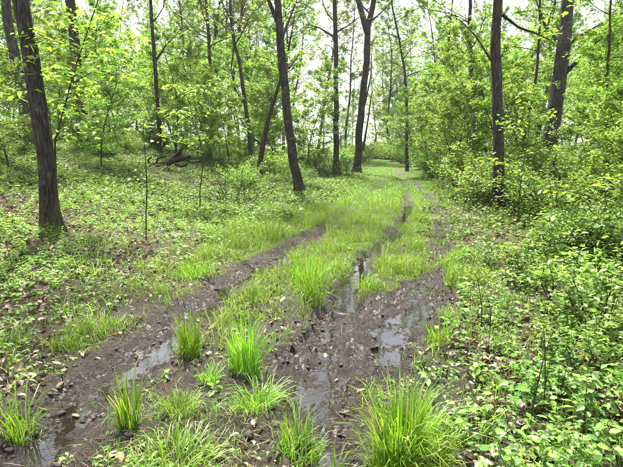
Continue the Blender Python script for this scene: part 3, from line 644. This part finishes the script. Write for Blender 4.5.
# ------------------------------------------------------------------ left sapling with big pale leaves
LEAF1 = None
def big_leaf_mesh(name, L, W, mat, curl=0.12):
    V, Fc = leaves(np.zeros((1, 3)), np.array([[1.0, 0, 0]]), np.array([[0, 0, 1.0]]), L, W, 1, 0.12, curl); b = MB(); b.add(V, Fc); return b.mesh(name, mat)
LEAFS = [big_leaf_mesh('leaf', 1.0, w, M['leaf_spring'], c) for w, c in ((0.55, 0.15), (0.65, 0.05), (0.48, 0.3))]
HERBL = [big_leaf_mesh('leaf', 1.0, w, M['herb'], c) for w, c in ((0.58, 0.15), (0.7, 0.08), (0.5, 0.3))]
def put_leaf(parent, meshes, rng, p, d, n, L):
    o = link('leaf', meshes[int(rng.integers(len(meshes)))], parent)
    x = norm(np.array(d, float)); y = norm(np.cross(np.array(n, float), x)); z = np.cross(x, y)
    m = Matrix(((x[0] * L, y[0] * L, z[0] * L, p[0]), (x[1] * L, y[1] * L, z[1] * L, p[1]), (x[2] * L, y[2] * L, z[2] * L, p[2]), (0, 0, 0, 1)))
    o.matrix_local = m; return o
def sapling(label, base, pts, limbs, r, n_leaf, ll, seed, Y=None):
    b = ground_hit(*base) if Y is None else at_depth(*base, Y)
    b[2] = gz(b[0], b[1]); rng = np.random.default_rng(seed)
    root = empty('sapling', tuple(b), 0, label, 'sapling')
    P = np.array([[0, 0, -0.05]] + [at_depth(px, py, b[1]) - b for px, py in pts]); tb = MB(); tb.add(*tube(P, np.linspace(r, r * 0.35, len(P)), 6)); tb.build('stem', M['bark'], root, True)
    lines = []
    for lb, dy in limbs:
        q = np.array([at_depth(px, py, b[1] + dy * i / (len(lb) - 1)) - b for i, (px, py) in enumerate(lb)])
        m = MB(); m.add(*tube(q, np.linspace(r * 0.45, 0.003, len(q)), 5)); tw = m.build('branch', M['bark'], root, True); lines.append((q, tw))
    bag = LeafBag(); tw_b = MB()
    for q, tw in lines:
        for i in range(7):
            p, _ = interp_path(q, np.ones(len(q)), rng.uniform(0.2, 1.0)); tp = bpath(rng, p, rng.normal(0, 1, 3) * np.array([1, 1, 0.3]), rng.uniform(0.2, 0.5), 4, 0, 0.2)
            tw_b.add(*tube(tp, np.linspace(0.004, 0.002, 4), 3)); bag.along(rng, tp, n_leaf // 28, ll * 0.85)
    tag(tw_b.build('twigs', M['bark'], root), kind='stuff'); cb = MB(); bag.add_to(cb, 1); cb.build('foliage', M['leaf_spring'], root)
    for q, tw in lines:
        for i in range(n_leaf // max(1, len(lines))):
            p, _ = interp_path(q, np.ones(len(q)), rng.uniform(0.15, 1.0)); a = rng.uniform(0, 6.28)
            p = p + rng.normal(0, 0.10, 3) * np.array([1, 1, 0.4])
            put_leaf(tw, LEAFS, rng, p, (math.cos(a), math.sin(a), -rng.uniform(0.0, 0.5)), Z3 + rng.normal(0, 0.35, 3), ll * rng.uniform(0.65, 1.2))
    return root
sapling('thin dark sapling with large pale leaves beside the thick left-edge trunk', (56, 225), [(56, 190), (55, 142), (62, 115), (72, 80), (77, 62), (88, 30), (98, 0), (108, -30)],
        [([(56, 141), (70, 132), (95, 126)], 0.3), ([(66, 100), (80, 88), (100, 84)], 0.6), ([(72, 80), (60, 70), (45, 66), (30, 68)], -0.5), ([(77, 62), (95, 50), (120, 54)], 0.5), ([(84, 42), (98, 30), (114, 4)], 0.2),
         ([(80, 56), (65, 44), (48, 40), (30, 44)], -0.6), ([(90, 26), (70, 16), (45, 12)], -0.4), ([(64, 110), (45, 104), (20, 92)], -0.6), ([(95, 8), (120, 18), (140, 40)], 0.4), ([(70, 84), (92, 72), (118, 76)], -0.6)], 0.016, 200, 0.13, 61)
sapling('straight thin bare-stemmed sapling on the slope in front of the fallen log', (146, 240), [(146, 215), (147, 190), (146, 165), (144, 140), (143, 120)],
        [([(146, 188), (140, 180), (134, 170)], 0.1), ([(145, 150), (158, 138), (172, 136)], 0.3), ([(144, 135), (132, 126), (120, 128)], -0.2)], 0.012, 24, 0.09, 62)
sapling('leafy sapling bough reaching out over the slope right of the fallen log', (200, 212), [(200, 190), (203, 165), (200, 140), (192, 120), (190, 100)],
        [([(202, 160), (190, 142), (170, 135), (150, 128)], -0.5), ([(200, 142), (212, 136), (226, 142)], -0.3), ([(194, 124), (180, 112), (165, 110)], 0.4), ([(192, 118), (206, 106), (222, 108)], 0.3), ([(190, 104), (182, 88), (170, 84)], 0.0), ([(190, 102), (202, 88), (214, 86)], 0.0)], 0.014, 150, 0.12, 63)
sapling('leafy sapling in front of the upright right-hand trunk', (518, 222), [(519, 200), (522, 170), (528, 140), (530, 118)],
        [([(521, 178), (505, 165), (488, 160)], -0.6), ([(524, 160), (540, 148), (556, 150)], 0.3), ([(528, 140), (514, 124), (500, 120)], -0.4), ([(530, 122), (546, 112), (560, 116)], 0.3), ([(530, 120), (528, 104), (520, 92)], 0.1)], 0.012, 110, 0.11, 64)
sapling('spreading sapling with bright flat leaves low on the right side', (588, 262), [(588, 245), (585, 225), (590, 205), (596, 185)],
        [([(586, 232), (565, 222), (545, 220)], -0.3), ([(587, 228), (605, 214), (625, 212)], -0.2), ([(590, 206), (575, 192), (556, 190)], 0.2), ([(594, 190), (610, 178), (628, 176)], 0.2), ([(588, 236), (570, 240), (552, 246)], -0.4), ([(588, 240), (608, 236), (624, 240)], -0.4)], 0.010, 130, 0.10, 65)

# ------------------------------------------------------------------ fallen log
def fallen_log():
    b = ground_hit(178, 172); Yd = b[1]; b[2] += 0.06
    root = empty('fallen_log', tuple(b), 0, 'dark rotting fallen log with broken branch stubs on the green slope', 'log')
    def f(px, py, dy=0.0):
        q = at_depth(px, py, Yd + dy); q[2] = max(q[2], gz(q[0], q[1]) + 0.05); return q - b
    m = MB(); P = np.array([f(143, 165, 0.5), f(152, 166, 0.4), f(163, 164, 0.2), f(174, 161, 0.0), f(183, 158, -0.1), f(190, 156, -0.2)])
    m.add(*tube(P, [0.06, 0.08, 0.10, 0.11, 0.09, 0.05], 14, 0.5, 7)); m.build('trunk', M['dead_wood'], root, True)
    for pts, r0, r1 in (([f(168, 164), f(174, 158), f(179, 153), f(182, 148, -0.1)], 0.10, 0.04), ([f(182, 158), f(180, 153, .1), f(184, 147, 0.1)], 0.05, 0.02), ([f(176, 164, -0.2), f(182, 166, -0.3), f(187, 164, -0.4)], 0.07, 0.04),
                        ([f(150, 166, 0.4), f(148, 160, 0.4), f(152, 157, 0.4)], 0.05, 0.02), ([f(156, 165, 0.3), f(158, 158, 0.2), f(166, 156, 0.2)], 0.05, 0.02), ([f(184, 158, -0.1), f(192, 162, -0.3), f(200, 161, -0.5)], 0.06, 0.03), ([f(165, 164, 0), f(170, 170, -0.3), f(178, 171, -0.5)], 0.05, 0.02), ([f(160, 165, 0.1), f(152, 170, -0.2), f(146, 172, -0.4)], 0.05, 0.02)):
        q = MB(); q.add(*tube(np.array(pts), np.linspace(r0, r1, len(pts)), 9, 0.5, 3)); q.build('branch', M['dead_wood'], root, True)
fallen_log()

# ------------------------------------------------------------------ ground stuff: litter, herbs, grass
rng = np.random.default_rng(77)
def scatter(n, dens, ymax, ymin=1.6, power=2.0, wide=0.85):
    """random ground points, thinning with distance; dens(x, y) in 0..1"""
    u = rng.uniform(0, 1, n); y = ymin * (ymax / ymin) ** (u ** (1 / power) if power != 1 else u)
    x = rng.uniform(-1, 1, n) * (y * wide + 1.2)
    k = rng.uniform(0, 1, n) < dens(x, y)
    x, y = x[k], y[k]; return np.stack([x, y, height(x, y)], 1)

# dead leaves
def d_litter(x, y):
    lat = lateral(x, y); _, mud = grass_density(x, y); n = fbm(x * 1.4, y * 1.4, 91, 3)
    off = sstep(1.1, 2.3, np.abs(lat)); lft = lat < 0
    return np.clip(off * (0.25 + 1.3 * sstep(0.42, 0.62, n)) * np.where(lft, 1, 1.2) + 0.10 * (1 - off) * (n > 0.5), 0, 1) * (1 - 0.9 * mud) * (1 - 0.6 * sstep(11, 18, y))
p = scatter(60000, d_litter, 26, 1.6, 1.15)
b = MB()
for sel, dt in ((p[:, 1] < 6, 1), (p[:, 1] >= 6, 0)):
    q = p[sel]; n = len(q); az = rng.uniform(0, 6.28, n); L = rng.uniform(0.025, 0.085, n) * (1.0 if dt else 1.25); cu = rng.normal(0.1, 0.3, n)[:, None]
    V, Fc = leaves(q + Z3 * rng.uniform(0.004, 0.03, n)[:, None], np.stack([np.cos(az), np.sin(az), rng.normal(0.0, 0.3, n)], 1), Z3 + rng.normal(0, 0.5, (n, 3)), L, L * rng.uniform(0.35, 0.75, n), dt, 0.3, cu)
    b.add(V, Fc)
tag(b.build('leaf_litter', M['litter']), 'brown dead leaves strewn over the woodland floor', 'leaf litter', None, 'stuff')
# dead grass stems and bits of twig lying about
def d_straw(x, y): return (0.25 + 0.75 * (fbm(x * 2.2, y * 2.2, 95, 2) > 0.5)) * (1 - 0.75 * grass_density(x, y)[1])
p = scatter(26000, d_straw, 14, 1.6, 1.0); n = len(p); az = rng.uniform(0, 6.28, n); L = rng.uniform(0.03, 0.16, n)
b = MB(); V, Fc = leaves(p + Z3 * 0.012, np.stack([np.cos(az), np.sin(az), rng.normal(0, 0.12, n)], 1), Z3 + rng.normal(0, 0.3, (n, 3)), L, rng.uniform(0.002, 0.005, n), 0, 0.4, 0.05); b.add(V, Fc)
tag(b.build('dead_stems', M['litter']), 'dead grass stems and bits of twig lying over the soil', 'leaf litter', None, 'stuff')
# crumbs and clods of mud
def d_clod(x, y):
    lat = np.abs(lateral(x, y)); _, mud = grass_density(x, y)
    return np.clip(0.8 * mud + 0.7 * (1 - sstep(1.6, 2.6, lat)) * (1 - sstep(4.5, 6.5, y)), 0, 1) * (0.15 + 0.85 * (fbm(x * 3, y * 3, 97, 2) > 0.5))
p = scatter(16000, d_clod, 12, 1.6, 1.0, 0.6); n = len(p)
ph = (1 + 5 ** 0.5) / 2; ICO = norm(np.array([(-1, ph, 0), (1, ph, 0), (-1, -ph, 0), (1, -ph, 0), (0, -1, ph), (0, 1, ph), (0, -1, -ph), (0, 1, -ph), (ph, 0, -1), (ph, 0, 1), (-ph, 0, -1), (-ph, 0, 1)]))
IF = np.array([(0, 11, 5), (0, 5, 1), (0, 1, 7), (0, 7, 10), (0, 10, 11), (1, 5, 9), (5, 11, 4), (11, 10, 2), (10, 7, 6), (7, 1, 8), (3, 9, 4), (3, 4, 2), (3, 2, 6), (3, 6, 8), (3, 8, 9), (4, 9, 5), (2, 4, 11), (6, 2, 10), (8, 6, 7), (9, 8, 1)])
rad = 0.003 + 0.019 * rng.uniform(0, 1, n) ** 3.2
V = p[:, None, :] + ICO[None] * rad[:, None, None] * rng.uniform(0.4, 1.5, (n, 12, 1)) * np.stack([rng.uniform(0.6, 1.8, n), rng.uniform(0.6, 1.8, n), rng.uniform(0.4, 0.9, n)], 1)[:, None, :]; b = MB(); b.add(V.reshape(-1, 3), (np.arange(n)[:, None, None] * 12 + IF[None]).reshape(-1, 3))
tag(b.build('mud_crumbs', M['clod']), 'wet crumbs and clods of churned mud along the ruts', 'mud', None, 'stuff')

# low herbs: small rosettes and seedlings
def herbs(name, pts, nleaf, ll, hmin, hmax, mat, label, spread=0.5, detail=0, ratio=0.6):
    n = len(pts); k = nleaf; H = rng.uniform(hmin, hmax, n)
    q = np.repeat(pts, k, 0); hh = np.repeat(H, k); lev = np.tile(np.arange(k), n) / max(1, k - 1) if k > 1 else np.ones(n)
    az = np.tile(np.arange(k) * 2.4, n) + np.repeat(rng.uniform(0, 6.28, n), k) + rng.normal(0, 0.3, n * k)
    lx, ly = rng.normal(0, 0.25, n), rng.normal(0, 0.25, n)
    q = q + np.stack([np.repeat(lx, k) * hh * lev, np.repeat(ly, k) * hh * lev, hh * (0.3 + 0.7 * lev)], 1)
    d = np.stack([np.cos(az), np.sin(az), rng.uniform(-0.35, 0.35, n * k)], 1); l = ll * rng.uniform(0.6, 1.3, n * k) * np.repeat(rng.uniform(0.7, 1.25, n), k)
    b = MB(); V, Fc = leaves(q, d, Z3 + rng.normal(0, 0.35, (n * k, 3)), l, l * ratio, detail, 0.15, 0.12); b.add(V, Fc)
    # stems
    top = pts + np.stack([lx * H, ly * H, H], 1); mid = pts - Z3 * 0.02; w = 0.0022
    o1 = np.array([w, 0, 0]); o2 = np.array([0, w, 0]); SV = np.stack([mid + o1, mid - o1, top, mid + o2, mid - o2, top], 1).reshape(-1, 3)
    ib = np.arange(n)[:, None] * 6; b.add(SV, np.concatenate([ib + np.array([[0, 1, 2]]), ib + np.array([[3, 4, 5]])]))
    tag(b.build(name, M[mat]), label, 'ground cover', None, 'stuff')
LOGP = ground_hit(178, 172)
def d_herb_l(x, y):
    lat = lateral(x, y); n = fbm(x * 0.9, y * 0.9, 101, 3); _, mud = grass_density(x, y)
    return (1 - sstep(-2.3, -1.4, lat)) * (0.22 + 0.9 * sstep(0.42, 0.62, n + 0.16 * sstep(6, 10, y))) * (1 - mud) * (0.42 + 0.58 * sstep(4.5, 8, y)) * (1 - 0.8 * np.exp(-((x - LOGP[0]) ** 2 / 1.2 + (y - LOGP[1] + 0.9) ** 2 / 0.9)))
def d_herb_r(x, y):
    lat = lateral(x, y); n = fbm(x * 0.9, y * 0.9, 111, 3); _, mud = grass_density(x, y)
    pat = fbm(x * 2.3, y * 2.3, 117, 3)
    return sstep(1.0, 1.9, lat) * (0.22 + 0.8 * sstep(0.40, 0.6, n)) * (1 - mud) * np.where(y < 6, 0.12 + 0.88 * sstep(0.44, 0.60, pat), 1)
pl = scatter(115000, d_herb_l, 60, 1.7, 1.5)
near = pl[:, 1] < 10
ul = rng.uniform(0, 1, len(pl))
herbs('ground_cover', pl[near & (ul < 0.55)], 6, 0.036, 0.02, 0.10, 'herb', 'low green seedlings and herbs covering the slope left of the track')
herbs('ground_cover', pl[near & (ul >= 0.55) & (ul < 0.75)], 5, 0.055, 0.03, 0.13, 'herb', 'round-leaved herbs on the near slope left of the track', 0.5, 0, 0.85)
herbs('ground_cover', pl[near & (ul >= 0.75)], 9, 0.06, 0.05, 0.22, 'leaf_spring', 'narrow-leaved upright herbs on the near slope left of the track', 0.5, 0, 0.24)
herbs('ground_cover', pl[~near], 6, 0.085, 0.04, 0.20, 'herb', 'bright green low plants carpeting the far slope left of the track')
pr = scatter(54000, d_herb_r, 32, 1.8, 1.35)
u = rng.uniform(0, 1, len(pr)); near = pr[:, 1] < 8
herbs('ground_cover', pr[near & (u < 0.34)], 6, 0.030, 0.02, 0.10, 'herb', 'tiny-leaved ground cover on the bank right of the track')
herbs('ground_cover', pr[near & (u >= 0.34) & (u < 0.48)], 5, 0.048, 0.03, 0.14, 'herb', 'low round-leaved ground cover on the bank right of the track', 0.5, 1, 0.85)
herbs('ground_cover', pr[near & (u >= 0.48) & (u < 0.60)], 10, 0.065, 0.05, 0.24, 'leaf_spring', 'narrow-leaved herbs on the bank right of the track', 0.5, 0, 0.24)
herbs('ground_cover', pr[near & (u >= 0.60) & (u < 0.84)], 13, 0.034, 0.14, 0.42, 'leaf_mid', 'knee-high small-leaved stems growing through the right bank')
herbs('ground_cover', pr[near & (u >= 0.84) & (u < 0.94)], 9, 0.058, 0.14, 0.36, 'herb', 'knee-high broad-leaved stems on the right bank', 0.5, 1)
herbs('ground_cover', pr[~near], 8, 0.080, 0.06, 0.36, 'herb', 'green undergrowth on the right bank further along the track')
def d_mid(x, y):
    gdn, mud = grass_density(x, y); return 0.30 * (np.abs(lateral(x, y)) < 2.2) * (1 - mud) * (fbm(x * 2, y * 2, 121, 2) > 0.5)
herbs('ground_cover', scatter(16000, d_mid, 12, 1.8, 1.2), 5, 0.032, 0.01, 0.05, 'herb', 'tiny weeds sprouting between the muddy ruts')

# thin bare brown stems standing in the undergrowth
def bare(n, dens, ymax, h0, h1, w, label):
    p = scatter(n, dens, ymax, 2.2, 1.1); k = len(p); b = MB()
    b.add(*blades(p - Z3 * 0.02, rng.uniform(h0, h1, k), rng.uniform(0, 6.28, k), rng.uniform(0.02, 0.6, k), rng.uniform(w * 0.6, w * 1.3, k)))
    tag(b.build('bare_stems', M['twig']), label, 'stems', None, 'stuff')
bare(5000, lambda x, y: 0.6 * d_herb_r(x, y), 16, 0.15, 0.75, 0.006, 'thin bare brown stems standing in the right bank undergrowth')
bare(3600, lambda x, y: 0.5 * d_herb_l(x, y), 22, 0.10, 0.6, 0.006, 'thin bare brown stems standing on the left slope')

# grass on the track
def build_grass(name, n, ymin, ymax, h0, h1, w0, w1, label, power=1.3, dens=None):
    def dd(x, y): return grass_density(x, y)[0]
    p = scatter(n, dens or dd, ymax, ymin, power, 0.62); k = len(p)
    clump = 0.3 + 1.3 * sstep(0.3, 0.75, fbm(p[:, 0] * 3.4, p[:, 1] * 3.4, 131, 3))
    h = rng.uniform(h0, h1, k) * clump; b = MB()
    b.add(*blades(p - Z3 * 0.01, h, rng.uniform(0, 6.28, k), rng.uniform(0.1, 0.85, k), rng.uniform(w0, w1, k)))
    tag(b.build(name, M['grass']), label, 'grass', None, 'stuff')
build_grass('track_grass', 230000, 3.4, 13, 0.07, 0.20, 0.003, 0.0068, 'bright green grass growing along the middle and verges of the track', 1.0)
build_grass('track_grass', 90000, 13, 60, 0.06, 0.17, 0.008, 0.02, 'bright green grass on the far stretch of the track', 1.0)
def d_slope(x, y):
    lat = lateral(x, y); return (lat < -1.8) * sstep(0.45, 0.62, fbm(x * 0.7, y * 0.7, 145, 3) + 0.12 * sstep(8, 14, y)) * 0.8
build_grass('slope_grass', 60000, 4, 45, 0.06, 0.2, 0.005, 0.014, 'wispy green grass among the plants on the left slope', 1.4, d_slope)
def d_rbank(x, y):
    lat = lateral(x, y); return (lat > 1.5) * sstep(0.45, 0.6, fbm(x * 1.3, y * 1.3, 147, 3)) * 0.7
build_grass('bank_grass', 26000, 2.2, 14, 0.05, 0.22, 0.003, 0.006, 'wispy grass among the plants on the right bank', 1.1, d_rbank)
def d_sparse(x, y):
    _, mud = grass_density(x, y); lat = lateral(x, y)
    return (np.abs(lat) < 2.6) * (0.06 + 0.9 * sstep(0.5, 0.66, fbm(x * 3.3, y * 3.3, 141, 3))) * (1 - 0.93 * mud)
build_grass('sparse_grass', 42000, 1.6, 5.5, 0.02, 0.13, 0.0018, 0.004, 'thin grass blades scattered over the near mud', 1.0, d_sparse)

# ------------------------------------------------------------------ tall grass tufts (each one a thing)
def tuft(px, py, h_px, w_px, n, label, seed, lean=0.3, wid=0.006):
    b0 = ground_hit(px, py); rg = np.random.default_rng(seed); D = math.hypot(b0[0], b0[1]); k = D / F_PX
    H, R = h_px * k * 1.05, w_px * k * 0.5
    a = rg.uniform(0, 6.28, n); rr = R * 0.75 * np.sqrt(rg.uniform(0, 1, n)); x, y = rr * np.cos(a), rr * np.sin(a)
    z = height(x + b0[0], y + b0[1]) - b0[2] - 0.015
    h = H * rg.uniform(0.45, 1.08, n) * (1 - 0.35 * (rr / (R + 1e-6)) ** 2); m = MB()
    m.add(*blades(np.stack([x, y, z], 1), h, a + rg.normal(0, 0.7, n), np.clip(rg.normal(lean, lean * 0.6, n), 0.02, 1.0), rg.uniform(wid * 0.6, wid * 1.2, n)))
    k2 = int(n * 0.7); a2 = rg.uniform(0, 6.28, k2); r2 = R * (0.35 + 0.75 * rg.uniform(0, 1, k2) ** 1.2); x2, y2 = r2 * np.cos(a2), r2 * np.sin(a2)
    m.add(*blades(np.stack([x2, y2, height(x2 + b0[0], y2 + b0[1]) - b0[2] - 0.01], 1), H * rg.uniform(0.12, 0.5, k2), rg.uniform(0, 6.28, k2), rg.uniform(0.3, 1.1, k2), rg.uniform(wid * 0.4, wid * 0.9, k2)))
    o = m.build('grass_tuft', M['grass']); o.location = tuple(b0); tag(o, label, 'grass tuft'); return o
tuft(190, 358, 58, 26, 150, 'upright dense grass tuft between the ruts, left of the pair', 501, 0.22)
tuft(246, 372, 74, 36, 210, 'tall upright grass tuft between the ruts, right of the pair', 502, 0.24)
tuft(130, 430, 72, 26, 60, 'slim spiky grass tuft at the edge of the near left rut', 503, 0.2, 0.008)
tuft(398, 474, 120, 60, 560, 'largest dense tall grass clump at the bottom right of the wet mud', 504, 0.3, 0.007)
tuft(20, 432, 60, 34, 60, 'yellow-green grass tuft at the left edge beside the puddled rut', 505, 0.35, 0.007)
tuft(430, 470, 90, 50, 220, 'looser grass clump right of the largest bottom clump', 506, 0.45, 0.006)
tuft(180, 415, 36, 44, 150, 'low rounded grass tuft in the mud below the upright pair', 507, 0.6, 0.005)
tuft(180, 468, 46, 100, 220, 'flattened arching grass clump along the bottom edge', 508, 0.85, 0.006)
tuft(258, 408, 42, 60, 150, 'drooping grass clump in front of the tall right tuft', 509, 0.8, 0.005)
tuft(300, 450, 60, 54, 130, 'sparse grass tuft in the dark mud beside the water strip', 510, 0.4, 0.005)
tuft(312, 300, 44, 34, 170, 'tall grass tuft on the grassy middle strip of the track', 511, 0.25, 0.006)
tuft(310, 282, 30, 50, 180, 'broad grass tuft behind the tall tuft on the middle strip', 512, 0.35, 0.007)
tuft(440, 342, 40, 30, 90, 'small grass tuft at the right edge of the churned mud', 513, 0.3, 0.005)
tuft(210, 384, 26, 24, 60, 'short weedy grass tuft below the upright pair of tufts', 514, 0.5, 0.006)
tuft(196, 276, 18, 48, 260, 'wide low grass tuft on the verge left of the left rut', 515, 0.4, 0.007)
tuft(265, 238, 22, 60, 260, 'soft bright grass tuft along the far left verge', 516, 0.4, 0.009)
tuft(10, 350, 34, 40, 70, 'thin grass tuft among dead leaves at the left edge', 517, 0.5, 0.005)
tuft(335, 470, 50, 26, 50, 'few grass blades standing at the edge of the bottom water strip', 518, 0.3, 0.005)

# ------------------------------------------------------------------ leafy plants in the lower right: each leaf a part
def leafy_plant(px, py, H, nl, ll, seed, label, group):
    b0 = ground_hit(px, py); rg = np.random.default_rng(seed); root = empty('leafy_plant', tuple(b0), 0, label, 'plant', group)
    for s in range(max(1, nl // 7)):
        a0 = rg.uniform(0, 6.28); P = bpath(rg, (rg.normal(0, 0.03), rg.normal(0, 0.03), -0.03), (math.cos(a0) * 0.35, math.sin(a0) * 0.35, 1), H * rg.uniform(0.7, 1.15), 6, 0, 0.12)
        m = MB(); m.add(*tube(P, np.linspace(0.0045, 0.002, 6), 5)); st = m.build('stem', M['stalk'], root, True)
        for i in range(7):
            p, _ = interp_path(P, np.ones(6), 0.3 + 0.7 * (i + 0.5) / 7); a = i * 2.4 + a0
            d = np.array([math.cos(a), math.sin(a), rg.uniform(-0.3, 0.35)]); put_leaf(st, HERBL, rg, p + d * 0.012, d, Z3 + rg.normal(0, 0.3, 3), ll * rg.uniform(0.65, 1.15) * (0.7 + 0.5 * math.sin(math.pi * (i + 0.5) / 7)))
rr_ = random.Random(9); spots = []
k = 0
while len(spots) < 26 and k < 3000:
    k += 1; px, py = rr_.uniform(470, 640), rr_.uniform(335, 500)
    if (px - 430) < (470 - py) * 0.35: continue
    if any(math.hypot(px - a, py - b_) < 26 for a, b_ in spots): continue
    spots.append((px, py))
for i, (px, py) in enumerate(spots):
    leafy_plant(px, py, rr_.uniform(0.14, 0.34), rr_.choice([7, 14, 14, 21]), rr_.uniform(0.045, 0.072), 700 + i, 'leafy bright green plant among dead leaves in the lower right corner', 'leafy plants in the lower right corner')
for i, (px, py, lab) in enumerate([(212, 392, 'small broad-leaved weed below the upright grass tufts'), (84, 300, 'pale broad-leaved seedling on the litter left of the left rut'), (350, 240 + 10, 'small leafy weed at the edge of the water-filled middle rut'), (420, 385, 'low leafy weed right of the churned mud'), (455, 430, 'round-leaved weed on dead leaves beside the largest grass clump')]):
    leafy_plant(px, py, 0.12, 7, 0.055, 760 + i, lab, None)

# ------------------------------------------------------------------ single dead leaves and sticks
DEAD = [big_leaf_mesh('dead_leaf', 1.0, w, M['litter'], c) for w, c in ((0.7, 0.35), (0.6, -0.2), (0.8, 0.15))]
def dead_leaf(px, py, L, seed, label, group):
    b0 = ground_hit(px, py); rg = np.random.default_rng(seed); o = link('dead_leaf', DEAD[seed % 3]); a = rg.uniform(0, 6.28)
    o.location = (b0[0], b0[1], b0[2] + 0.010); o.rotation_euler = (rg.normal(0, 0.3), rg.normal(0, 0.25), a); o.scale = (L,) * 3; tag(o, label, 'leaf', group)
for i, (px, py) in enumerate([(160, 337), (92, 318), (98, 312), (118, 458), (48, 357), (206, 340), (231, 338), (300, 330), (78, 410), (64, 385), (240, 300), (270, 318), (150, 300), (128, 286)]):
    dead_leaf(px, py, 0.062, 800 + i, 'curled tan dead leaf lying on the mud left of the churned patch', 'dead leaves on the left mud')
for i, (px, py) in enumerate([(510, 388), (520, 400), (490, 440), (500, 452), (482, 425), (505, 465), (530, 462), (470, 405), (540, 395), (475, 455)]):
    dead_leaf(px, py, 0.08, 830 + i, 'large pale brown dead leaf among the plants at the lower right', 'dead leaves at the lower right')
def stick(pts, r, label, lift=0.012, mat='twig'):
    P = np.array([ground_hit(*q) + np.array([0, 0, lift if not isinstance(lift, (list, tuple)) else lift[i]]) for i, q in enumerate(pts)]); b0 = P[0].copy(); m = MB()
    s = np.linspace(0, 1, 9); Q = np.stack([np.interp(s, np.linspace(0, 1, len(P)), P[:, q]) for q in range(3)], 1) - b0; Q += np.random.default_rng(len(label)).normal(0, r * 0.5, Q.shape)
    m.add(*tube(Q, np.linspace(r, r * 0.5, 9), 6, 0.2, 2)); o = m.build('stick', M[mat], None, True); o.location = tuple(b0); tag(o, label, 'stick')
stick([(296, 330), (306, 319)], 0.012, 'short pale stick lying on the grass edge above the mud')
stick([(522, 380), (535, 402), (556, 440)], 0.006, 'thin dark fallen twig crossing the dead leaves at the lower right', 0.03)
stick([(28, 462), (46, 440), (72, 420)], 0.007, 'thin stick lying along the near left puddle')
stick([(96, 462), (84, 440)], 0.006, 'small twig lying across the near left rut')
stick([(255, 440), (285, 452)], 0.005, 'small dark twig on the mud at the bottom centre')
stick([(470, 405), (500, 440), (515, 460)], 0.006, 'brown twig on the leaf litter right of the largest grass clump', 0.02)

rs = random.Random(21)
for i in range(16):
    px, py = rs.uniform(5, 270), rs.uniform(205, 300); a = rs.uniform(0, 6.28); l = rs.uniform(12, 34)
    stick([(px, py), (px + l * math.cos(a) * 0.5, py + l * math.sin(a) * 0.2), (px + l * math.cos(a), py + l * math.sin(a) * 0.45)], rs.uniform(0.006, 0.014), 'grey-brown fallen stick lying among the plants on the left slope', 0.03)
    bpy.context.scene.collection.objects[-1]['group'] = 'fallen sticks on the left slope'
for i in range(8):
    px, py = rs.uniform(470, 600), rs.uniform(250, 400); a = rs.uniform(0, 6.28); l = rs.uniform(14, 40)
    stick([(px, py), (px + l * math.cos(a) * 0.5, py + l * math.sin(a) * 0.2), (px + l * math.cos(a), py + l * math.sin(a) * 0.45)], rs.uniform(0.005, 0.010), 'thin fallen stick lying among the plants on the right bank', 0.04)
    bpy.context.scene.collection.objects[-1]['group'] = 'fallen sticks on the right bank'

# ------------------------------------------------------------------ haze
hb = MB(); x0, x1, y0, y1, z0, z1 = -330, 330, -90, 460, -12, 40
hb.add([(x0, y0, z0), (x1, y0, z0), (x1, y1, z0), (x0, y1, z0), (x0, y0, z1), (x1, y0, z1), (x1, y1, z1), (x0, y1, z1)], [(0, 3, 2, 1), (4, 5, 6, 7), (0, 1, 5, 4), (1, 2, 6, 5), (2, 3, 7, 6), (3, 0, 4, 7)])
hm, hnt, hout = new_mat('haze'); pv = hnt.nodes.new('ShaderNodeVolumePrincipled')
pv.inputs['Density'].default_value = 0.0003; pv.inputs['Color'].default_value = (0.93, 0.96, 1.0, 1); pv.inputs['Anisotropy'].default_value = 0.3
hnt.links.new(pv.outputs[0], hout.inputs['Volume'])
tag(hb.build('haze', hm), 'thin pale haze in the woodland air', 'haze', None, 'stuff')
cy.volume_bounces = 0
